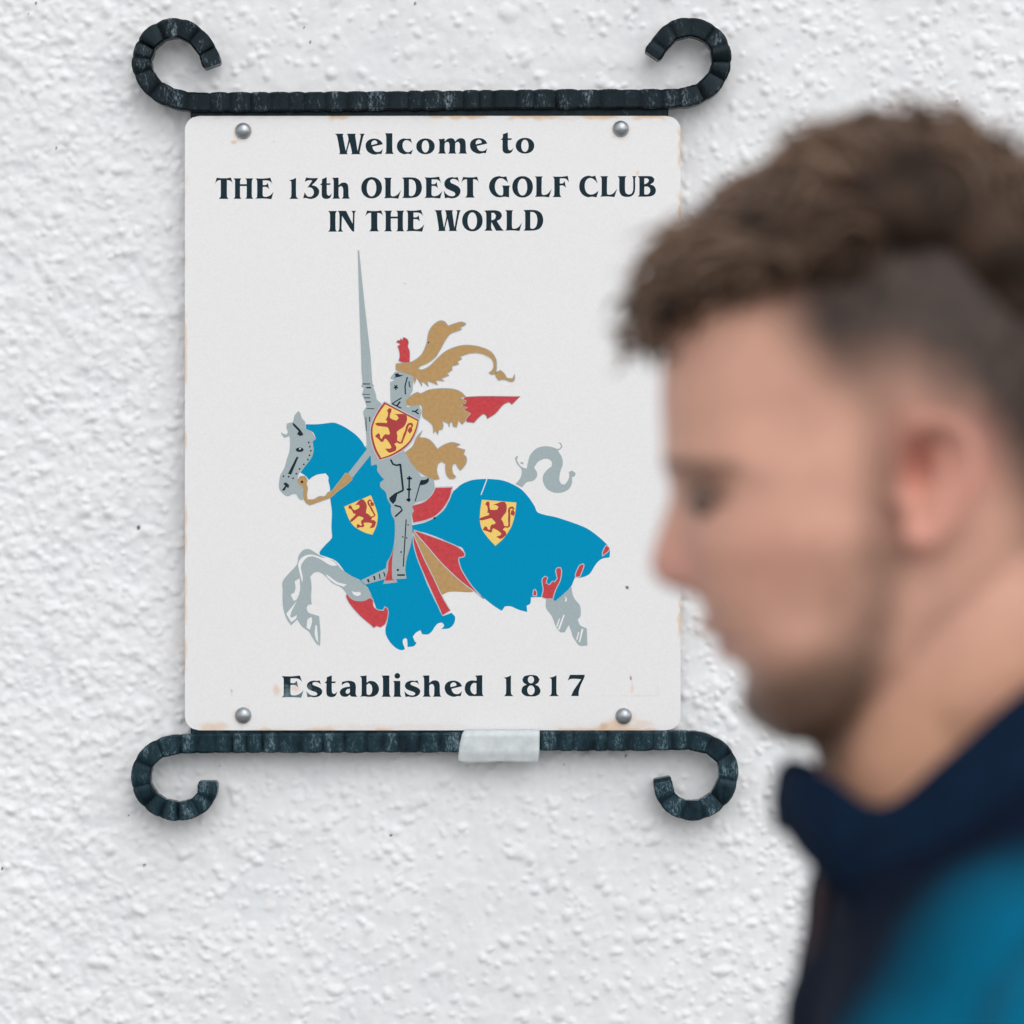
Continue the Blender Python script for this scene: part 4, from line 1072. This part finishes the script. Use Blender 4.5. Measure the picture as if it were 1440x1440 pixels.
# brow, lashes, and eye-socket shade put into the skin colour
brow = np.exp(-((W - (655 + 0.10 * (U - 960))) / 11) ** 2) * (1 - sstep(1035, 1060, U)) * sstep(.010, .015, Yl) * (1 - sstep(.050, .058, Yl))
mixc(brow * 0.72, (0.10, 0.065, 0.045))
lash = np.exp(-((W - 703) / 8) ** 2) * (1 - sstep(1020, 1040, U)) * sstep(.014, .019, Yl) * (1 - sstep(.044, .050, Yl))
mixc(lash * 0.7, (0.045, 0.03, 0.025))
mixc(np.exp(-((W - 684) / 14) ** 2) * (1 - sstep(1010, 1050, U)) * sstep(.012, .018, Yl) * (1 - sstep(.046, .052, Yl)) * 0.5, (0.26, 0.12, 0.09))  # darker eye socket, its shade painted on the skin
# beard stubble: heavy at the chin, light along the jaw and lip
jaw_d = sstep(885, 975, W + 0.22 * (U - 1100)) * (1 - sstep(-20, 30, U - np.interp(W, [860, 920, 980, 1040], [1228, 1215, 1198, 1175]))) * (1 - sstep(1060, 1110, W))
mixc(jaw_d * (0.88 + 0.05 * nB), (0.080, 0.047, 0.031))
jbk = np.interp(W, [720, 800, 860, 920, 980, 1040], [1232, 1236, 1228, 1215, 1198, 1175])
jaw = (1 - sstep(-25, 30, U - jbk)) * sstep(-130, -10, U - jbk) * sstep(730, 800, W) * (1 - sstep(1045, 1080, W))
mixc(jaw * (0.50 + 0.06 * nB), (0.15, 0.09, 0.062))
jl = np.exp(-((W - np.interp(U, [1100, 1180, 1240, 1290], [960, 930, 850, 740])) / 55) ** 2) * sstep(1060, 1130, U) * (1 - sstep(1225, 1260, U))
mixc(jl * 0.42, (0.16, 0.095, 0.065))
mixc(np.exp(-((W - 868) / 13) ** 2) * (1 - sstep(1020, 1060, U)) * (Yl < .03) * 0.35, (0.15, 0.09, 0.06))
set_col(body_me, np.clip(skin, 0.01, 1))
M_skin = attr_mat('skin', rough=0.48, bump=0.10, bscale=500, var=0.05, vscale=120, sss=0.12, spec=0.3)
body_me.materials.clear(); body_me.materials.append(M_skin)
person = empty('person', (hx(1350), YH, 0.0))
tag(person, 'man with curly brown hair and navy and blue jacket walking past, head bowed', 'person')
body_o = bpy.data.objects.new('body', body_me); COL.objects.link(body_o)
pparts = [body_o]

# --- eyes
M_eye = simple_mat('eye', (0.16, 0.10, 0.075), rough=0.3, spec=0.3)
for sd in (-1, 1):
    v_, f_ = ball((hx(992), YH + sd * .031, hz(701)), (.0095, .0100, .0085))
    pparts.append(mesh_obj('eye', v_, f_, M_eye, smooth=True))

# --- hair: dense lower mass and curled locks over it
sil = np.array([(912,470),(893,463),(887,440),(906,396),(932,340),(962,312),(988,298),(1018,280),(1045,246),(1092,216),(1132,196),(1182,172),(1232,162),(1290,161),(1340,172),(1395,196),(1440,236),(1490,290),(1530,355),(1556,430),(1566,500)], float)
sil[:4] += np.array([(-8, 8), (-18, 8), (-14, 4), (-2, 0)])
sil[8:, 1] += 12
silc = catmull(sil, 8)
C0 = np.array([1290.0, 402.0])
def hair_pt(t, ph, sc):
    """t along the silhouette, ph towards the side of the head, sc 1 = outer surface"""
    i = t * (len(silc) - 1)
    k = int(min(i, len(silc) - 2)); p = silc[k] + (silc[k + 1] - silc[k]) * (i - k)
    d = (p - C0)
    q = C0 + d * math.cos(ph) * sc
    q[1] -= 62 * max(0.0, 1 - t / 0.22) * min(1.0, abs(ph)) ** 1.3 + 26 * max(0.0, 1 - t / 0.10) * max(0.0, (q[0] - 905) / 120)
    return np.array([hx(q[0]), YH + math.sin(ph) * sc * (.092 - .012 * (1 - t)), hz(q[1])])
hr = random.Random(9)
balls = []
for k in range(520):
    t = hr.random(); ph = hr.uniform(-1.0, 1.0) * 1.12
    c = hair_pt(t, ph, hr.uniform(0.77, 0.87) if t > 0.10 else hr.uniform(0.90, 0.95))
    r_ = (hr.uniform(.008, .013) if k > 90 else hr.uniform(.015, .020)) if t > .16 else hr.uniform(.004, .007)
    balls.append(ball(c, (r_, r_, r_), 7, 10))
cap_rows = []
for ph in np.linspace(-1.1, 1.1, 25):
    cap_rows.append([hair_pt(t, ph, 0.83 if t > .10 else .93) for t in np.linspace(0.0, 1, 60)])
cv = [p for row in cap_rows for p in row]; no_ = len(cv)
cv += [np.array([hx(C0[0]), YH, hz(C0[1])]) + (p - np.array([hx(C0[0]), YH, hz(C0[1])])) * 0.86 for p in cv]
cf = []
for i in range(24):
    for j in range(59):
        a = i * 60 + j
        cf.append((a, a + 1, a + 61, a + 60)); cf.append((no_ + a, no_ + a + 60, no_ + a + 61, no_ + a + 1))
def wallq(a, c): cf.append((a, c, no_ + c, no_ + a))
for j in range(59): wallq(j + 1, j); wallq(24 * 60 + j, 24 * 60 + j + 1)
for i in range(24): wallq(i * 60, i * 60 + 60); wallq(i * 60 + 119, i * 60 + 59)
hair_me = remesh([(cv, cf)] + balls, 0.003, 'hair', 2, 0.5)
nh = verts_np(hair_me)
rr = np.random.default_rng(3); hn = np.zeros(len(nh))
for k in range(18):
    kx = rr.standard_normal(3); kx *= 6.28 / .03 * (0.5 + rr.random()) / np.linalg.norm(kx); hn += np.sin(nh @ kx + rr.random() * 6.28)
hn /= 3
set_col(hair_me, np.array([0.052, 0.032, 0.023])[None, :] * (1 + 0.35 * np.clip(hn, -1.5, 1.5))[:, None])  # lower mass darker than the locks, shade beneath them put into the colour
M_hair = attr_mat('brown_hair', spec=0.12, rough=0.6, bump=0.6, bscale=350, var=0.25, vscale=300)
hair_me.materials.clear(); hair_me.materials.append(M_hair)
hair_o = bpy.data.objects.new('hair', hair_me); COL.objects.link(hair_o)
pparts.append(hair_o)
lv, lf, lc = [], [], []
C3 = np.array([hx(C0[0]), YH, hz(C0[1])])
for k in range(2500):
    t = hr.random() ** 0.75; ph = hr.uniform(-1, 1) * 1.12
    p0 = hair_pt(t, ph, hr.uniform(0.80, 0.91) if t > .22 else hr.uniform(.86, .95))
    outw = p0 - C3; outw /= np.linalg.norm(outw)
    cl = math.sin(p0[0] * 140 + 2 * math.sin(p0[1] * 90)) + math.sin(p0[2] * 120 + p0[1] * 110)     # neighbours lie together in waves
    tg = hair_pt(max(0.0, t - .03), ph, .85) - hair_pt(min(1.0, t + .03), ph, .85); tg /= np.linalg.norm(tg)
    ax_ = tg * (.75 + .2 * cl) + outw * (.20 + .22 * cl) + np.array([hr.uniform(-.2, .2), .45 * math.sin(p0[0] * 110 + p0[2] * 60) + hr.uniform(-.25, .25), hr.uniform(-.2, .2)])
    if t < .22: ax_ = tg * .45 + outw * (.25 + .1 * cl) + np.array([hr.uniform(-.15, .15), hr.uniform(-.5, .5), hr.uniform(-.1, .2)])
    ax_ /= np.linalg.norm(ax_)
    e1 = np.cross(ax_, [0.3, 0.5, 0.8]); e1 /= np.linalg.norm(e1); e2 = np.cross(ax_, e1)
    ln = hr.uniform(.022, .046) * ((0.42 if t > .06 else 0.25) if t < .22 else 1); hrad = hr.uniform(.005, .010) * (0.5 if t < .08 else 1); turns = hr.uniform(0.5, 1.1); ph0 = 2.2 * cl + hr.uniform(-.9, .9)
    rad = hr.uniform(.0012, .0032); NS_ = 16
    pts = []
    for i in range(NS_):
        q = i / (NS_ - 1)
        a = ph0 + q * turns * 6.28
        pts.append(p0 + ax_ * ln * q + (e1 * math.cos(a) + e2 * math.sin(a)) * hrad * (0.4 + 0.6 * q) - np.array([0, 0, .006 * q * q]))
    tone = (1.3 - 0.5 * abs(ph)) * hr.uniform(.7, 1.3) * (1 + .2 * cl) * (1.15 if hr.random() < .3 else 1)  # side locks toned darker, shade low in the hair painted in
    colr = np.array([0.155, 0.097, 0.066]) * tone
    o = len(lv); pts = np.array(pts)
    for i in range(NS_):
        tt = pts[min(i + 1, NS_ - 1)] - pts[max(i - 1, 0)]; tt /= np.linalg.norm(tt)
        a_ = np.cross(tt, [0.31, 0.9, 0.2]); a_ /= np.linalg.norm(a_); b_ = np.cross(tt, a_)
        rq = rad * (1 - 0.75 * (i / (NS_ - 1)) ** 2)
        for j in range(4):
            th = j * 1.5708
            lv.append(pts[i] + rq * (a_ * math.cos(th) + b_ * math.sin(th))); lc.append(colr * (0.45 + 0.65 * i / (NS_ - 1)))  # roots darker than tips, painted shade again
    for i in range(NS_ - 1):
        for j in range(4):
            lf.append((o + i * 4 + j, o + i * 4 + (j + 1) % 4, o + i * 4 + 4 + (j + 1) % 4, o + i * 4 + 4 + j))
    lf.append((o, o + 1, o + 2, o + 3)); lf.append(tuple(o + (NS_ - 1) * 4 + j for j in (3, 2, 1, 0)))
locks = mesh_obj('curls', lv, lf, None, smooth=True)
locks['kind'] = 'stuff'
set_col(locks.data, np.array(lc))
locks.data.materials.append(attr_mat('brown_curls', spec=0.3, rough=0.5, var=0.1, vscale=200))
locks.parent = hair_o

# --- jacket
jk = [ringloft([(.90, .250, .125, .13, .185), (1.0, .245, .132, .135, .188), (1.2, .240, .136, .138, .205), (1.33, .240, .136, .138, .215), (1.40, .240, .130, .138, .212), (1.44, .240, .119, .135, .200),
               (1.475, .238, .109, .125, .170), (1.50, .232, .108, .115, .145), (1.52, .226, .099, .105, .124), (1.536, .226, .070, .100, .106), (1.552, .240, .050, .080, .084)], 60, 2.2)] + sleeves
jk_me = remesh(jk, 0.006, 'jacket', 8, 0.5)
jv = verts_np(jk_me).astype(float)
rr = np.random.default_rng(8); wr_ = np.zeros(len(jv))
for k in range(20):          # soft folds
    kx = rr.standard_normal(3) * np.array([1, 1, .55]); kx *= 6.28 / rr.uniform(.05, .14) / np.linalg.norm(kx); wr_ += np.sin(jv @ kx + rr.random() * 6.28)
nrm = np.empty(len(jv) * 3, np.float32); jk_me.vertices.foreach_get('normal', nrm); nrm = nrm.reshape(-1, 3)
jv += nrm * (wr_ / 3.2 * 0.004)[:, None]
jk_me.vertices.foreach_set('co', jv.astype(np.float32).ravel()); jk_me.update()
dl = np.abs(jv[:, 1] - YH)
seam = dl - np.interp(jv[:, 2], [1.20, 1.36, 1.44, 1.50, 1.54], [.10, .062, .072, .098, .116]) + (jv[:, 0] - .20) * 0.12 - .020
mt_ = sstep(-.035, .035, seam)[:, None]  # wide blend, cloth shading near the seam put into the colour
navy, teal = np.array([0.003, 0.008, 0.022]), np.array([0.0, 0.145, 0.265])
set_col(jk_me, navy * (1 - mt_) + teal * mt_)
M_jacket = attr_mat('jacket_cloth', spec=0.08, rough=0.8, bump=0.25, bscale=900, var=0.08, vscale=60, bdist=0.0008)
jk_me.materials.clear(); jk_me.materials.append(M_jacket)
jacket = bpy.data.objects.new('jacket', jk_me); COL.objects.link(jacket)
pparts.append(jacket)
M_navy = simple_mat('navy_cloth', (0.004, 0.014, 0.036), spec=0.08, rough=0.8, var=0.2, scale=80, bump=0.2, bscale=900)
st_ = np.array([(.114,.008,1.552,1.526),(.119,.024,1.555,1.524),(.131,.044,1.551,1.508),(.150,.061,1.541,1.496),(.175,.072,1.562,1.496),(.208,.077,1.591,1.500),(.245,.066,1.607,1.512),(.270,.036,1.622,1.52),(.277,0,1.623,1.522)])
half = catmull(st_, 5)
full = np.vstack([half * np.array([1, -1, 1, 1]), half[::-1][1:]])
cv, cf = [], []
cx0 = .205
n = len(full)
for j, (x, y, zt, zb) in enumerate(full):
    o_ = np.array([x - cx0, y]); o_ /= np.linalg.norm(o_)
    for (off, z) in ((.0035, zb), (.0045, (zt + zb) / 2), (.0025, zt - .002), (0, zt), (-.0025, zt - .002), (-.002, zb)):
        cv.append((x + o_[0] * off, YH + y + o_[1] * off, z))
for j in range(n - 1):
    for k in range(6):
        cf.append((j * 6 + k, j * 6 + (k + 1) % 6, j * 6 + 6 + (k + 1) % 6, j * 6 + 6 + k))
cf.append(tuple(range(6))); cf.append(tuple((n - 1) * 6 + k for k in range(6))[::-1])
collar = mesh_obj('collar', cv, cf, M_navy, smooth=True)
collar.parent = jacket
# maroon placket with the zip down the open front
zp = catmull(np.array([(.134,0,1.520),(.130,0,1.490),(.123,0,1.450),(.108,0,1.40),(.103,0,1.33),(.099,0,1.20),(.106,0,1.0),(.118,0,.905)]), 5)
pv, pf = tube([(x, YH - .002, z) for x, y, z in zp], [.0055] * len(zp), 10, 1, (0.75, 1.0))
placket = mesh_obj('placket', pv, pf, simple_mat('maroon_placket', (0.03, 0.006, 0.014), rough=0.6, var=0.2), smooth=True)
placket.parent = jacket

# --- trousers, shoes
tr_me = remesh(trous + [ringloft([(.99, .248, .115, .12, .168), (.90, .25, .12, .13, .178), (.82, .25, .108, .12, .17), (.77, .25, .06, .07, .12)], 40)], 0.007, 'trousers', 6, 0.5)
tr_me.materials.clear(); tr_me.materials.append(simple_mat('dark_trousers', (0.02, 0.022, 0.028), rough=0.8, var=0.2, bump=0.2))
tro = bpy.data.objects.new('trousers', tr_me); COL.objects.link(tro)
pparts.append(tro)
M_shoe = simple_mat('dark_shoe', (0.03, 0.025, 0.022), rough=0.5, var=0.2)
for sd in (-1, 1):
    ax0, ay0, lift = LEG[sd][2][0], YH + sd * .095, 0.0
    vs_, fs_ = [], []
    stn = [(.055,.030,.075,.0),(.045,.036,.095,.0),(.0,.040,.100,.0),(-.06,.042,.080,.0),(-.12,.048,.055,.0),(-.175,.044,.045,.0),(-.205,.028,.035,.0)]
    for dx, hw, top, bz in stn:
        for k in range(14):
            th = 2 * math.pi * k / 14
            vs_.append((ax0 + dx, ay0 + hw * math.cos(th), bz + max(0.0, top / 2 + top / 2 * math.copysign(abs(math.sin(th)) ** .6, math.sin(th)))))
    for i in range(len(stn) - 1):
        for k in range(14): fs_.append((i * 14 + k, i * 14 + (k + 1) % 14, i * 14 + 14 + (k + 1) % 14, i * 14 + 14 + k))
    fs_.append(tuple(range(14))); fs_.append(tuple((len(stn) - 1) * 14 + k for k in range(14))[::-1])
    pparts.append(mesh_obj('shoe', vs_, fs_, M_shoe, smooth=True))
adopt(person, *pparts)
